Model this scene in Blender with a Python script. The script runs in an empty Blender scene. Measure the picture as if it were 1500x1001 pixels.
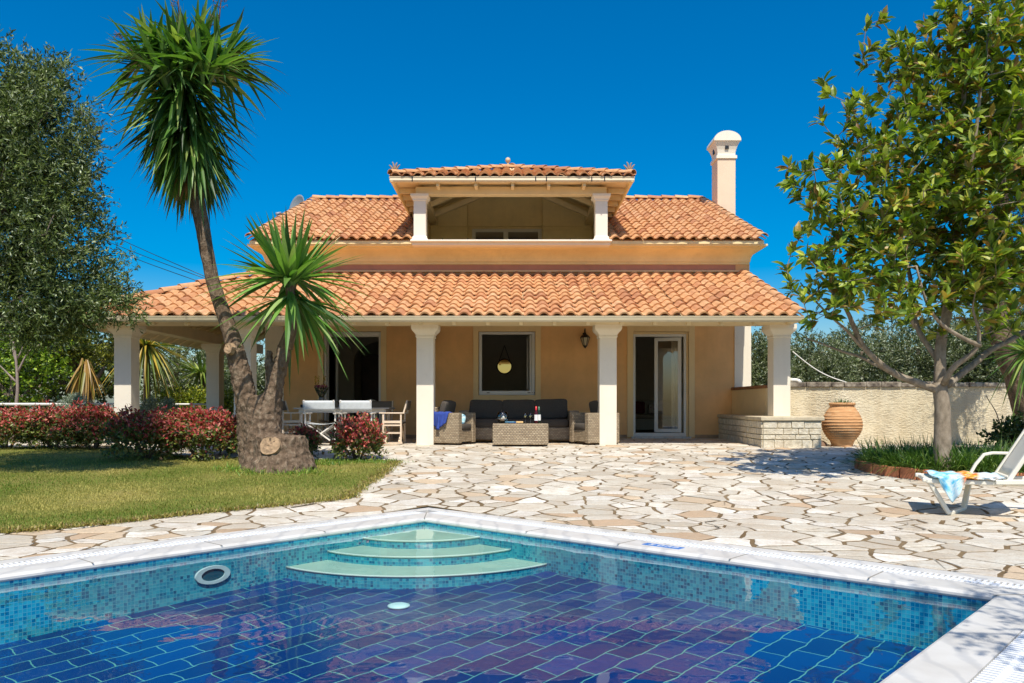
import bpy, bmesh, math, random
import numpy as np
from mathutils import Vector, Matrix, noise as mnoise
from mathutils.geometry import delaunay_2d_cdt

# ------------------------------------------------------------------ camera, sky, sun, exposure
scene = bpy.context.scene
F = 1150.0            # focal length in photo pixels (photo is 1500 wide)
HZ = 593.0            # row of the horizon in the photo
ZC = 0.83             # eye height over the porch floor
cam = bpy.data.cameras.new('camera')
cam_o = bpy.data.objects.new('camera', cam)
scene.collection.objects.link(cam_o)
cam.sensor_width = 36.0
cam.lens = F / 1500.0 * 36.0
cam.shift_y = (HZ - 500.5) / 1500.0
cam.clip_end = 2000
cam_o.location = (0, 0, ZC)
cam_o.rotation_euler = (math.radians(90), 0, 0)
scene.camera = cam_o

SUN_EL = math.radians(58)
SUN_AZ = math.radians(4)      # to the right behind the camera
sun_dir = Vector((math.sin(SUN_AZ) * math.cos(SUN_EL), -math.cos(SUN_AZ) * math.cos(SUN_EL), math.sin(SUN_EL)))
world = bpy.data.worlds.new('World')
scene.world = world
world.use_nodes = True
wn = world.node_tree
wn.nodes.clear()
sky = wn.nodes.new('ShaderNodeTexSky')
sky.sky_type = 'NISHITA'
sky.sun_disc = False
sky.sun_elevation = SUN_EL
sky.sun_rotation = math.pi - SUN_AZ
sky.air_density = 1.0
sky.dust_density = 1.4
sky.ozone_density = 3.0
gm = wn.nodes.new('ShaderNodeHueSaturation')
gm.inputs['Hue'].default_value = 0.5
gm.inputs['Saturation'].default_value = 1.85
gm.inputs['Value'].default_value = 0.74
bg = wn.nodes.new('ShaderNodeBackground')
bg.inputs['Strength'].default_value = 0.13
wo = wn.nodes.new('ShaderNodeOutputWorld')
wn.links.new(sky.outputs[0], gm.inputs['Color'])
wn.links.new(gm.outputs[0], bg.inputs['Color'])
wn.links.new(bg.outputs[0], wo.inputs['Surface'])

sl = bpy.data.lights.new('sun', 'SUN')
sl.energy = 3.5
sl.angle = math.radians(0.5)
sl.color = (1.0, 0.945, 0.86)
sun_o = bpy.data.objects.new('sun', sl)
scene.collection.objects.link(sun_o)
sun_o.rotation_euler = sun_dir.to_track_quat('Z', 'Y').to_euler()
sun_o.location = (10, -20, 30)
scene.view_settings.view_transform = 'Standard'
scene.view_settings.look = 'None'
scene.view_settings.exposure = 0.6
scene.view_settings.gamma = 1.0

rng = np.random.default_rng(11)
random.seed(5)
COL = scene.collection

# ------------------------------------------------------------------ pixel helpers (photo pixel -> metres at a known depth)
def X(px, Y): return (px - 750.0) * Y / F
def Z(py, Y): return ZC - (py - HZ) * Y / F
def P(px, py, Y): return Vector((X(px, Y), Y, Z(py, Y)))
GLOW = ZC - 1.15
SL = -GLOW / (15.5 - 8.3)
def zg(y):
    if y <= 8.3: return GLOW
    if y >= 15.5: return 0.0
    return GLOW + SL * (y - 8.3)
def zgn(y): return np.clip(GLOW + SL * (y - 8.3), GLOW, 0.0)
def G(px, py):
    d = py - HZ
    y = ZC * F / d
    if y < 15.5:
        y = F * (1.15 + SL * 8.3) / (d + F * SL)
        if y < 8.3: y = 1.15 * F / d
    return Vector((X(px, y), y, zg(y)))

# ------------------------------------------------------------------ mesh helpers
ROOT = {}
class MB:
    def __init__(s): s.v = []; s.f = []; s.uv = []; s.sm = []; s.start = []
    def add(s, verts, faces, uvs=None, smooth=False):
        o = len(s.v); s.start.append((o, len(s.f)))
        s.v += [tuple(p) for p in verts]
        s.uv += list(uvs) if uvs is not None else [(0.0, 0.0)] * len(verts)
        s.f += [tuple(i + o for i in f) for f in faces]
        s.sm += [smooth] * len(faces)
    def box(s, x0, x1, y0, y1, z0, z1, M=None):
        v = [Vector(p) for p in ((x0,y0,z0),(x1,y0,z0),(x1,y1,z0),(x0,y1,z0),(x0,y0,z1),(x1,y0,z1),(x1,y1,z1),(x0,y1,z1))]
        if M is not None: v = [M @ p for p in v]
        s.add(v, [(0,3,2,1),(4,5,6,7),(0,1,5,4),(1,2,6,5),(2,3,7,6),(3,0,4,7)])
    def bar(s, a, b, w, h=None, up=(0,0,1)):
        a, b = Vector(a), Vector(b); h = h or w
        d = (b - a).normalized(); u = Vector(up)
        if abs(d.dot(u)) > .98: u = Vector((0,1,0))
        x = d.cross(u).normalized() * (w / 2); z = x.cross(d).normalized() * (h / 2)
        v = [a-x-z, a+x-z, a+x+z, a-x+z, b-x-z, b+x-z, b+x+z, b-x+z]
        s.add(v, [(0,1,2,3),(7,6,5,4),(0,4,5,1),(1,5,6,2),(2,6,7,3),(3,7,4,0)])
    def tube(s, pts, rad, n=8, cap=True):
        pts = [Vector(p) for p in pts]
        if not hasattr(rad, '__len__'): rad = [rad] * len(pts)
        m = len(pts); vs = []
        ref = Vector((.31, .77, .55))
        for i in range(m):
            d = (pts[min(i+1, m-1)] - pts[max(i-1, 0)])
            d = d.normalized() if d.length > 1e-9 else Vector((0,0,1))
            x = d.cross(ref)
            if x.length < .05: x = d.cross(Vector((1,0,0)))
            x.normalize(); y = d.cross(x)
            for k in range(n):
                a = 2 * math.pi * k / n
                vs.append(pts[i] + x * (math.cos(a) * rad[i]) + y * (math.sin(a) * rad[i]))
        fs = []
        for i in range(m - 1):
            for k in range(n):
                k2 = (k + 1) % n
                fs.append((i*n+k, i*n+k2, (i+1)*n+k2, (i+1)*n+k))
        if cap:
            fs.append(tuple(range(n))[::-1]); fs.append(tuple((m-1)*n + k for k in range(n)))
        s.add(vs, fs, smooth=True)
    def lathe(s, prof, c=(0,0,0), n=32, cap=True):
        c = Vector(c); vs = []
        for r, z in prof:
            for k in range(n):
                a = 2 * math.pi * k / n
                vs.append(c + Vector((r * math.cos(a), r * math.sin(a), z)))
        fs = []
        for i in range(len(prof) - 1):
            for k in range(n):
                k2 = (k + 1) % n
                fs.append((i*n+k, i*n+k2, (i+1)*n+k2, (i+1)*n+k))
        if cap:
            fs.append(tuple(range(n))[::-1]); fs.append(tuple((len(prof)-1)*n + k for k in range(n)))
        s.add(vs, fs, smooth=True)
    def prism(s, poly, vec):
        """closed polygon (3d points) extruded along vec"""
        n = len(poly); vec = Vector(vec)
        a = [Vector(p) for p in poly]; b = [p + vec for p in a]
        s.add(a + b, [tuple(range(n))[::-1], tuple(range(n, 2*n))] + [(i, (i+1) % n, (i+1) % n + n, i + n) for i in range(n)])
    def grid(s, fn, nu, nv, smooth=True, uvfn=None):
        vs = [fn(i / nu, j / nv) for j in range(nv + 1) for i in range(nu + 1)]
        uv = [(uvfn(i / nu, j / nv) if uvfn else (i / nu, j / nv)) for j in range(nv + 1) for i in range(nu + 1)]
        w = nu + 1
        s.add(vs, [(j*w+i, j*w+i+1, (j+1)*w+i+1, (j+1)*w+i) for j in range(nv) for i in range(nu)], uv, smooth)
    def squarecol(s, cx, cy, prof):
        """stack of square sections (half width x, half width y, z): shafts, capitals, caps"""
        vs = []
        for hx, hy, z in prof:
            vs += [(cx-hx,cy-hy,z),(cx+hx,cy-hy,z),(cx+hx,cy+hy,z),(cx-hx,cy+hy,z)]
        fs = [(0,3,2,1)]
        for i in range(len(prof)-1):
            for k in range(4):
                k2 = (k+1) % 4
                fs.append((i*4+k, i*4+k2, (i+1)*4+k2, (i+1)*4+k))
        m = (len(prof)-1)*4
        fs.append((m, m+1, m+2, m+3))
        s.add(vs, fs)

def root_of(p):
    while p.parent: p = p.parent
    return p
def obj(name, mb, mat, parent=None, bevel=0.0, smooth=None, seg=2, solid=0.0, sub=0):
    me = bpy.data.meshes.new(name)
    off = Vector((0,0,0))
    if parent is not None: off = ROOT.get(root_of(parent).name, off)
    me.from_pydata([(x-off.x, y-off.y, z-off.z) for x, y, z in mb.v], [], mb.f)
    if any(u != (0.0, 0.0) for u in mb.uv):
        ul = me.uv_layers.new(name='UVMap')
        idx = np.empty(len(me.loops), dtype=np.int32); me.loops.foreach_get('vertex_index', idx)
        ul.data.foreach_set('uv', np.array(mb.uv, dtype=np.float32)[idx].ravel())
    sm = mb.sm if smooth is None else [smooth] * len(mb.f)
    me.polygons.foreach_set('use_smooth', sm)
    me.materials.append(mat)
    me.update()
    o = bpy.data.objects.new(name, me); COL.objects.link(o)
    if parent is not None: o.parent = parent
    if sub:
        m = o.modifiers.new('sub', 'SUBSURF'); m.levels = sub; m.render_levels = sub
    if solid:
        m = o.modifiers.new('solid', 'SOLIDIFY'); m.thickness = solid; m.offset = 0
    if bevel:
        m = o.modifiers.new('bevel', 'BEVEL'); m.width = bevel; m.segments = seg; m.limit_method = 'ANGLE'; m.angle_limit = math.radians(40)
    return o
def objs(name, mb, mat, parent=None, per=1, **kw):
    """every box / bar of the builder becomes an object of its own"""
    out = []; st = mb.start
    for i in range(0, len(st), per):
        j = st[i+per] if i+per < len(st) else (len(mb.v), len(mb.f))
        s = MB(); s.v = mb.v[st[i][0]:j[0]]; s.uv = mb.uv[st[i][0]:j[0]]; s.sm = mb.sm[st[i][1]:j[1]]
        s.f = [tuple(k - st[i][0] for k in f) for f in mb.f[st[i][1]:j[1]]]
        out.append(obj(name, s, mat, parent, **kw))
    return out
def npobj(name, V, Fc, mat, parent=None, col=None, smooth=False):
    """numpy mesh: V (N,3), Fc (M,k), optional per-face colour (M,3)"""
    off = np.array(ROOT.get(root_of(parent).name, Vector((0,0,0)))) if parent is not None else np.zeros(3)
    V = np.asarray(V, dtype=np.float32) - off.astype(np.float32)
    Fc = np.asarray(Fc, dtype=np.int32); M, k = Fc.shape
    me = bpy.data.meshes.new(name)
    me.vertices.add(len(V)); me.vertices.foreach_set('co', V.ravel())
    me.loops.add(M * k); me.loops.foreach_set('vertex_index', Fc.ravel())
    me.polygons.add(M); me.polygons.foreach_set('loop_start', np.arange(M, dtype=np.int32) * k)
    me.polygons.foreach_set('use_smooth', np.full(M, smooth))
    me.update(calc_edges=True)
    if col is not None:
        at = me.color_attributes.new('Col', 'FLOAT_COLOR', 'CORNER')
        c = np.ones((M, 4), dtype=np.float32); c[:, :3] = col
        at.data.foreach_set('color', np.repeat(c, k, axis=0).ravel())
    me.validate()
    me.materials.append(mat)
    o = bpy.data.objects.new(name, me); COL.objects.link(o)
    if parent is not None: o.parent = parent
    return o
def tag(o, label=None, cat=None, group=None, kind=None):
    if label: o['label'] = label
    if cat: o['category'] = cat
    if group: o['group'] = group
    if kind: o['kind'] = kind
    return o
def thing(name, label, cat, loc=(0,0,0), group=None, rz=0.0):
    o = bpy.data.objects.new(name, None); COL.objects.link(o)
    o.location = loc; o.rotation_euler = (0, 0, rz); o.empty_display_size = .1
    ROOT[o.name] = Vector(loc)
    return tag(o, label, cat, group)
def local_thing(name, label, cat, group=None):
    return thing(name, label, cat, (0,0,0), group)
def dup(root, loc, rz, label, group=None):
    def rec(o, par):
        c = o.copy(); COL.objects.link(c); c.parent = par
        for ch in o.children: rec(ch, c)
        return c
    r = rec(root, None)
    r.location = loc; r.rotation_euler = (0, 0, rz); r['label'] = label
    if group: r['group'] = group
    return r
def structure(o, label=None): o['kind'] = 'structure'; return o

# ------------------------------------------------------------------ materials
def srgb(r, g, b):
    return tuple(((c/255.0)/12.92 if c/255.0 <= .04045 else ((c/255.0+.055)/1.055)**2.4) for c in (r, g, b))
class NT:
    def __init__(s, name):
        s.m = bpy.data.materials.new(name); s.m.use_nodes = True
        s.t = s.m.node_tree; s.t.nodes.clear()
        s.out = s.n('ShaderNodeOutputMaterial')
    def n(s, typ, **kw):
        nd = s.t.nodes.new(typ)
        for k, v in kw.items():
            if k.startswith('_'): setattr(nd, k[1:], v)
            else:
                key = k.replace('__', ' ')
                nd.inputs[int(key[1:]) if key[0] == 'i' and key[1:].isdigit() else key].default_value = v
        return nd
    def l(s, a, b): s.t.links.new(a, b)
    def coord(s, which='Object', scale=None):
        tc = s.n('ShaderNodeTexCoord')
        if scale is None: return tc.outputs[which]
        mp = s.n('ShaderNodeMapping'); mp.inputs['Scale'].default_value = scale if hasattr(scale, '__len__') else (scale,)*3
        s.l(tc.outputs[which], mp.inputs['Vector']); return mp.outputs[0]
    def noise(s, co, scale, detail=4, rough=.55, out='Fac'):
        nd = s.n('ShaderNodeTexNoise', Scale=scale, Detail=detail, Roughness=rough)
        s.l(co, nd.inputs['Vector']); return nd.outputs[out]
    def ramp(s, fac, stops):
        nd = s.n('ShaderNodeValToRGB'); el = nd.color_ramp.elements
        while len(el) < len(stops): el.new(.5)
        for e, (p, c) in zip(el, stops):
            e.position = p; e.color = (*c, 1) if hasattr(c, '__len__') else (c, c, c, 1)
        s.l(fac, nd.inputs[0]); return nd.outputs[0]
    def mix(s, fac, a, b, mode='MIX'):
        nd = s.n('ShaderNodeMix', _data_type='RGBA', _blend_type=mode)
        for i, v in ((0, fac), (6, a), (7, b)):
            if hasattr(v, 'is_linked') or isinstance(v, bpy.types.NodeSocket): s.l(v, nd.inputs[i])
            elif i == 0: nd.inputs[0].default_value = v
            else: nd.inputs[i].default_value = (*v, 1)
        return nd.outputs[2]
    def math(s, op, a, b=None, c=None):
        nd = s.n('ShaderNodeMath', _operation=op)
        for i, v in enumerate((a, b, c)):
            if v is None: continue
            if isinstance(v, bpy.types.NodeSocket): s.l(v, nd.inputs[i])
            else: nd.inputs[i].default_value = v
        return nd.outputs[0]
    def bump(s, h, strength=.3, dist=.01, normal=None):
        nd = s.n('ShaderNodeBump', Strength=strength, Distance=dist); s.l(h, nd.inputs['Height'])
        if normal is not None: s.l(normal, nd.inputs['Normal'])
        return nd.outputs[0]
    def pbr(s, col, rough=.6, normal=None, metallic=0.0, spec=.5):
        p = s.n('ShaderNodeBsdfPrincipled')
        if isinstance(col, bpy.types.NodeSocket): s.l(col, p.inputs['Base Color'])
        else: p.inputs['Base Color'].default_value = (*col, 1)
        if isinstance(rough, bpy.types.NodeSocket): s.l(rough, p.inputs['Roughness'])
        else: p.inputs['Roughness'].default_value = rough
        p.inputs['Metallic'].default_value = metallic
        p.inputs['Specular IOR Level'].default_value = spec
        if normal is not None: s.l(normal, p.inputs['Normal'])
        return p
    def done(s, shader):
        s.l(shader.outputs[0] if hasattr(shader, 'outputs') else shader, s.out.inputs['Surface']); return s.m

def plain(name, col, rough=.6, var=.12, vscale=6.0, bump=.0, bscale=60.0, metallic=0.0, bdist=.004, spec=.5):
    t = NT(name); co = t.coord()
    dark = tuple(c * (1 - var) for c in col); lite = tuple(min(1, c * (1 + var)) for c in col)
    c = t.mix(t.ramp(t.noise(co, vscale, 5), [(.3, 0.0), (.7, 1.0)]), dark, lite)
    nm = t.bump(t.noise(co, bscale, 4), bump, bdist) if bump else None
    return t.done(t.pbr(c, rough, nm, metallic, spec))

def stucco(name, col, stain=(.8,.8,.8), var=.13, bump=.3, bscale=90., bdist=.004, streak=.38):
    """rendered wall: soft large patches, faint vertical rain streaks, fine grain"""
    t = NT(name); co = t.coord()
    big = t.ramp(t.noise(co, 1.3, 5, .6), [(.3, 0.0), (.7, 1.0)])
    c = t.mix(big, tuple(k*(1-var) for k in col), tuple(min(1, k*(1+var*.6)) for k in col))
    st = t.coord('Object', (9, 9, .6))
    sm = t.ramp(t.noise(st, 1.0, 4), [(.52, 0.0), (.75, 1.0)])
    sm = t.math('MULTIPLY', sm, streak)
    c = t.mix(sm, c, tuple(k*s for k, s in zip(col, stain)))
    sp = t.n('ShaderNodeSeparateXYZ'); t.l(co, sp.inputs[0])
    med = t.noise(co, 5.0, 6, .7)
    c = t.mix(t.ramp(med, [(.30, .22), (.46, 0.0)]), c, tuple(k*.72 for k in col))
    h = t.math('ADD', t.noise(co, bscale, 5, .6), t.math('MULTIPLY', med, .8))
    return t.done(t.pbr(c, .85, t.bump(h, bump, bdist), spec=.3))

def leafmat(name, rough=.45, trans=.25, spec=.5):
    t = NT(name)
    at = t.n('ShaderNodeVertexColor', _layer_name='Col')
    p = t.pbr(at.outputs['Color'], rough, spec=spec)
    tr = t.n('ShaderNodeBsdfTranslucent')
    br = t.mix(1.0, at.outputs['Color'], (1.5, 1.7, .7), 'MULTIPLY')
    t.l(br, tr.inputs['Color'])
    mx = t.n('ShaderNodeMixShader'); mx.inputs[0].default_value = trans
    t.l(p.outputs[0], mx.inputs[1]); t.l(tr.outputs[0], mx.inputs[2])
    return t.done(mx)

def bark(name, c1, c2, scale=(6,6,2), bump=.8, bdist=.03):
    t = NT(name); co = t.coord('Object', scale)
    n1 = t.noise(co, 2.2, 8, .65)
    c = t.ramp(n1, [(.28, tuple(k*.5 for k in c1)), (.5, c1), (.75, c2)])
    return t.done(t.pbr(c, .9, t.bump(n1, bump, bdist), spec=.2))

def glassmat(name, tint=(1,1,1), base=.06):
    t = NT(name)
    fr = t.n('ShaderNodeFresnel', IOR=1.5)
    tr = t.n('ShaderNodeBsdfTransparent'); tr.inputs[0].default_value = (*tint, 1)
    gl = t.n('ShaderNodeBsdfGlossy'); gl.inputs['Roughness'].default_value = .02
    mx = t.n('ShaderNodeMixShader'); t.l(t.math('ADD', fr.outputs[0], base), mx.inputs[0])
    t.l(tr.outputs[0], mx.inputs[1]); t.l(gl.outputs[0], mx.inputs[2])
    return t.done(mx)

def m_stone():
    t = NT('crazy_paving_stone'); co = t.coord()
    at = t.n('ShaderNodeVertexColor', _layer_name='Col'); c = at.outputs['Color']
    big = t.noise(co, 2.2, 5, .6)
    c = t.mix(t.ramp(big, [(.36, .40), (.62, 0.0)]), c, srgb(176,154,126))
    mott = t.noise(co, 9, 7, .7)
    c = t.mix(t.ramp(mott, [(.36, .55), (.58, 0.0)]), c, srgb(186,168,142))
    c = t.mix(t.ramp(mott, [(.60, 0.0), (.74, .35)]), c, srgb(232,228,218))
    vein = t.noise(t.coord('Object', (5, 14, 5)), 1.4, 6, .75)
    c = t.mix(t.ramp(vein, [(.60, 0.0), (.72, .5)]), c, srgb(196,152,108))
    fine = t.noise(co, 55, 4, .7)
    c = t.mix(t.math('MULTIPLY', t.ramp(fine, [(.34, 1.0), (.52, 0.0)]), .35), c, srgb(128,110,86))
    h = t.math('ADD', mott, t.math('MULTIPLY', fine, .35))
    return t.done(t.pbr(c, .72, t.bump(h, .6, .014), spec=.3))
def m_mortar():
    t = NT('paving_mortar'); co = t.coord()
    n = t.noise(co, 30, 5, .7); n2 = t.noise(co, 1.2, 4)
    c = t.ramp(n, [(.3, srgb(84,66,44)), (.7, srgb(134,112,80))])
    c = t.mix(t.ramp(n2, [(.4, 0.0), (.65, .6)]), c, srgb(150,130,100))
    return t.done(t.pbr(c, .95, t.bump(n, .8, .02), spec=.1))

def m_tile():
    t = NT('terracotta_roof_tile')
    uv = t.n('ShaderNodeUVMap'); fl = t.n('ShaderNodeVectorMath', _operation='FLOOR'); t.l(uv.outputs[0], fl.inputs[0])
    wh = t.n('ShaderNodeTexWhiteNoise', _noise_dimensions='2D'); t.l(fl.outputs[0], wh.inputs['Vector'])
    c = t.ramp(wh.outputs['Value'], [(0, srgb(180,124,86)), (.12, srgb(198,140,94)), (.3, srgb(210,156,104)), (.5, srgb(216,166,114)), (.7, srgb(212,160,108)), (.88, srgb(222,178,130)), (1, srgb(202,146,98))])
    co = t.coord()
    m = t.noise(co, 9, 6, .7)
    c = t.mix(t.ramp(m, [(.36, .55), (.62, 0.0)]), c, srgb(172,120,84))
    li = t.noise(co, 3.0, 6, .75)
    c = t.mix(t.ramp(li, [(.58, 0.0), (.78, .55)]), c, srgb(214,190,156))
    li2 = t.noise(co, 22, 3, .7)
    c = t.mix(t.ramp(li2, [(.62, 0.0), (.72, .5)]), c, srgb(110,88,66))
    return t.done(t.pbr(c, .8, t.bump(m, .3, .01), spec=.3))

def m_mosaic():
    t = NT('blue_glass_mosaic')
    uv = t.n('ShaderNodeUVMap'); S = 1/.0265
    sc = t.n('ShaderNodeVectorMath', _operation='SCALE'); sc.inputs['Scale'].default_value = S; t.l(uv.outputs[0], sc.inputs[0])
    fl = t.n('ShaderNodeVectorMath', _operation='FLOOR'); t.l(sc.outputs[0], fl.inputs[0])
    fr = t.n('ShaderNodeVectorMath', _operation='FRACTION'); t.l(sc.outputs[0], fr.inputs[0])
    wh = t.n('ShaderNodeTexWhiteNoise', _noise_dimensions='2D'); t.l(fl.outputs[0], wh.inputs['Vector'])
    c = t.ramp(wh.outputs['Value'], [(0, srgb(0,92,134)), (.2, srgb(8,124,160)), (.5, srgb(28,156,182)), (.75, srgb(66,180,194)), (1, srgb(16,140,170))])
    sp = t.n('ShaderNodeSeparateXYZ'); t.l(fr.outputs[0], sp.inputs[0])
    def ed(o): return t.math('MINIMUM', o, t.math('SUBTRACT', 1.0, o))
    d = t.math('MINIMUM', ed(sp.outputs[0]), ed(sp.outputs[1]))
    tile = t.ramp(d, [(.05, 0.0), (.09, 1.0)])
    c = t.mix(tile, srgb(104,176,186), c)
    return t.done(t.pbr(c, .25, t.bump(tile, .3, .003)))

def m_poolfloor():
    t = NT('royal_blue_pool_tile')
    uv = t.n('ShaderNodeUVMap')
    wz = t.n('ShaderNodeTexNoise', Scale=4.5, Detail=2.5); t.l(uv.outputs[0], wz.inputs['Vector'])
    sb = t.n('ShaderNodeVectorMath', _operation='SUBTRACT'); sb.inputs[1].default_value = (.5,.5,.5); t.l(wz.outputs['Color'], sb.inputs[0])
    sc = t.n('ShaderNodeVectorMath', _operation='SCALE'); sc.inputs['Scale'].default_value = .075; t.l(sb.outputs[0], sc.inputs[0])
    ad = t.n('ShaderNodeVectorMath', _operation='ADD'); t.l(uv.outputs[0], ad.inputs[0]); t.l(sc.outputs[0], ad.inputs[1])  # bends the tile joints: refraction by the water put into the pattern
    sp0 = t.n('ShaderNodeSeparateXYZ'); t.l(ad.outputs[0], sp0.inputs[0])
    cb = t.n('ShaderNodeCombineXYZ'); t.l(sp0.outputs[1], cb.inputs[0]); t.l(sp0.outputs[0], cb.inputs[1])
    br = t.n('ShaderNodeTexBrick', Scale=1.0); t.l(cb.outputs[0], br.inputs['Vector'])
    br.inputs['Brick Width'].default_value = .32; br.inputs['Row Height'].default_value = .178
    br.inputs['Mortar Size'].default_value = .0046; br.inputs['Mortar Smooth'].default_value = .25
    br.inputs['Color1'].default_value = (*srgb(0,36,96), 1); br.inputs['Color2'].default_value = (*srgb(0,56,124), 1)
    br.inputs['Mortar'].default_value = (*srgb(98,162,146), 1)
    return t.done(t.pbr(br.outputs['Color'], .35))

def m_water():
    t = NT('pool_water'); co = t.coord('Object', (1, 1, 1))
    n1 = t.noise(co, 1.5, 1, .5); n2 = t.noise(co, 4.6, 2, .5)
    h = t.math('ADD', n1, t.math('MULTIPLY', n2, .16))
    nm = t.bump(h, .20, .045)
    fr = t.n('ShaderNodeFresnel', IOR=1.33); t.l(nm, fr.inputs['Normal'])
    tr = t.n('ShaderNodeBsdfTransparent'); tr.inputs[0].default_value = (.86, .97, 1.0, 1)
    gl = t.n('ShaderNodeBsdfGlossy'); gl.inputs['Roughness'].default_value = .0; t.l(nm, gl.inputs['Normal'])
    mx = t.n('ShaderNodeMixShader'); t.l(fr.outputs[0], mx.inputs[0])
    t.l(tr.outputs[0], mx.inputs[1]); t.l(gl.outputs[0], mx.inputs[2])
    return t.done(mx)

def m_lawn():
    t = NT('lawn_turf'); co = t.coord()
    a = t.noise(co, .9, 5, .6); b = t.noise(co, 28, 5, .7)
    c = t.ramp(a, [(.32, srgb(112,116,44)), (.5, srgb(132,130,58)), (.68, srgb(160,146,82))])
    c = t.mix(t.ramp(b, [(.35, .7), (.6, 0.0)]), c, srgb(60,66,22))
    return t.done(t.pbr(c, .9, t.bump(b, .8, .03), spec=.2))

def m_marble():
    t = NT('white_marble'); co = t.coord()
    a = t.noise(co, 2.5, 7, .6)
    w = t.n('ShaderNodeTexWave', Scale=1.6, Distortion=9.0, Detail=4.0); t.l(co, w.inputs['Vector'])
    c = t.mix(t.ramp(w.outputs['Fac'], [(.0, .5), (.25, 0.0)]), srgb(212,208,198), srgb(170,170,168))
    c = t.mix(t.ramp(a, [(.35, .6), (.6, 0.0)]), c, srgb(188,182,170))
    return t.done(t.pbr(c, .42, t.bump(t.noise(co, 60, 4), .1, .003)))

def m_wicker(c1, c2):
    t = NT('woven_wicker'); co = t.coord()
    sp = t.n('ShaderNodeSeparateXYZ'); t.l(co, sp.inputs[0])
    hx = t.math('ADD', sp.outputs[0], sp.outputs[1])
    cb = t.n('ShaderNodeCombineXYZ'); t.l(hx, cb.inputs[0]); t.l(sp.outputs[2], cb.inputs[1])
    br = t.n('ShaderNodeTexBrick', Scale=1.0); t.l(cb.outputs[0], br.inputs['Vector'])
    br.inputs['Brick Width'].default_value = .058; br.inputs['Row Height'].default_value = .034
    br.inputs['Mortar Size'].default_value = .007; br.inputs['Mortar Smooth'].default_value = .8; br.inputs['Bias'].default_value = .1
    br.inputs['Color1'].default_value = (*c1, 1); br.inputs['Color2'].default_value = (*c2, 1)
    br.inputs['Mortar'].default_value = (*tuple(k*.3 for k in c1), 1)
    n = t.noise(co, 3, 3)
    c = t.mix(t.ramp(n, [(.35, .35), (.65, 0.0)]), br.outputs['Color'], tuple(k*.75 for k in c1))
    inv = t.math('SUBTRACT', 1.0, br.outputs['Fac'])
    return t.done(t.pbr(c, .6, t.bump(inv, .7, .01)))

def m_roughwall():
    t = NT('rough_cast_render'); co = t.coord()
    s = t.coord('Object', (1, 1, 2.2))
    n1 = t.noise(s, 13, 6, .62); n2 = t.noise(s, 45, 4, .6)
    big = t.noise(co, .9, 4)
    c = t.mix(t.ramp(big, [(.3, 0.0), (.7, 1.0)]), srgb(212,196,160), srgb(228,216,186))
    sp = t.n('ShaderNodeSeparateXYZ'); t.l(co, sp.inputs[0])
    st = t.noise(t.coord('Object', (5, 5, .5)), 1.0, 4)
    c = t.mix(t.math('MULTIPLY', t.ramp(st, [(.5, 0.0), (.75, 1.0)]), .4), c, srgb(182,160,122))
    r = t.ramp(n1, [(.30, 0.0), (.72, 1.0)])
    pm = t.ramp(t.noise(co, 1.7, 3), [(.35, .25), (.65, 1.0)])
    h = t.math('MULTIPLY', t.math('ADD', r, t.math('MULTIPLY', n2, .7)), pm)
    c = t.mix(t.ramp(t.noise(co, 2.6, 6, .7), [(.55, 0.0), (.72, .45)]), c, srgb(168,150,118))
    return t.done(t.pbr(c, .9, t.bump(h, .9, .03), spec=.2))

def m_ashlar():
    t = NT('pale_ashlar_stone'); co = t.coord()
    n1 = t.noise(co, 14, 6, .65)
    oi = t.n('ShaderNodeTexWhiteNoise', _noise_dimensions='2D'); uv = t.n('ShaderNodeUVMap'); t.l(uv.outputs[0], oi.inputs['Vector'])
    c = t.ramp(oi.outputs['Value'], [(0, srgb(216,202,172)), (.5, srgb(234,224,200)), (1, srgb(224,208,176))])
    c = t.mix(t.ramp(n1, [(.35, .6), (.6, 0.0)]), c, srgb(176,160,130))
    return t.done(t.pbr(c, .85, t.bump(n1, .8, .03), spec=.2))

def m_clay():
    t = NT('terracotta_clay'); co = t.coord()
    n1 = t.noise(co, 5, 5, .6); n2 = t.noise(t.coord('Object', (2, 2, 14)), 3, 4)
    c = t.ramp(n2, [(.3, srgb(178,128,84)), (.55, srgb(204,154,104)), (.8, srgb(218,176,128))])
    c = t.mix(t.ramp(n1, [(.55, 0.0), (.8, .5)]), c, srgb(214,186,148))
    return t.done(t.pbr(c, .8, t.bump(n1, .3, .008), spec=.25))

M = {}
M['stone'] = m_stone(); M['paving'] = m_mortar(); M['tile'] = m_tile(); M['mosaic'] = m_mosaic(); M['poolfloor'] = m_poolfloor()
M['water'] = m_water(); M['lawn'] = m_lawn(); M['marble'] = m_marble()
M['wicker'] = m_wicker(srgb(192,172,140), srgb(150,130,102))
M['roughwall'] = m_roughwall(); M['ashlar'] = m_ashlar(); M['clay'] = m_clay()
M['earth'] = plain('dry_earth', srgb(112,104,70), .95, .3, 1.2, .6, 18, bdist=.03)
M['soil'] = plain('garden_soil', srgb(70,52,36), .95, .3, 8, .8, 30, bdist=.03)
M['peach'] = stucco('peach_render', srgb(240,187,124), (.9,.84,.78))
M['cornice'] = stucco('peach_cornice_render', srgb(242,220,164), (.9,.86,.8))
M['cream'] = stucco('cream_render', srgb(232,218,186), (.86,.82,.74), var=.05, bump=.12, streak=.18)
M['trim'] = stucco('cream_window_surround', srgb(242,210,154), (.88,.84,.74), var=.05, bump=.15, streak=.15)
M['white_render'] = stucco('white_render', srgb(238,228,206), (.86,.83,.76), var=.05, bump=.12, streak=.22)
M['pink_render'] = stucco('pale_pink_render', srgb(236,208,176), (.9,.86,.82), var=.05, bump=.12, streak=.2)
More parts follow.
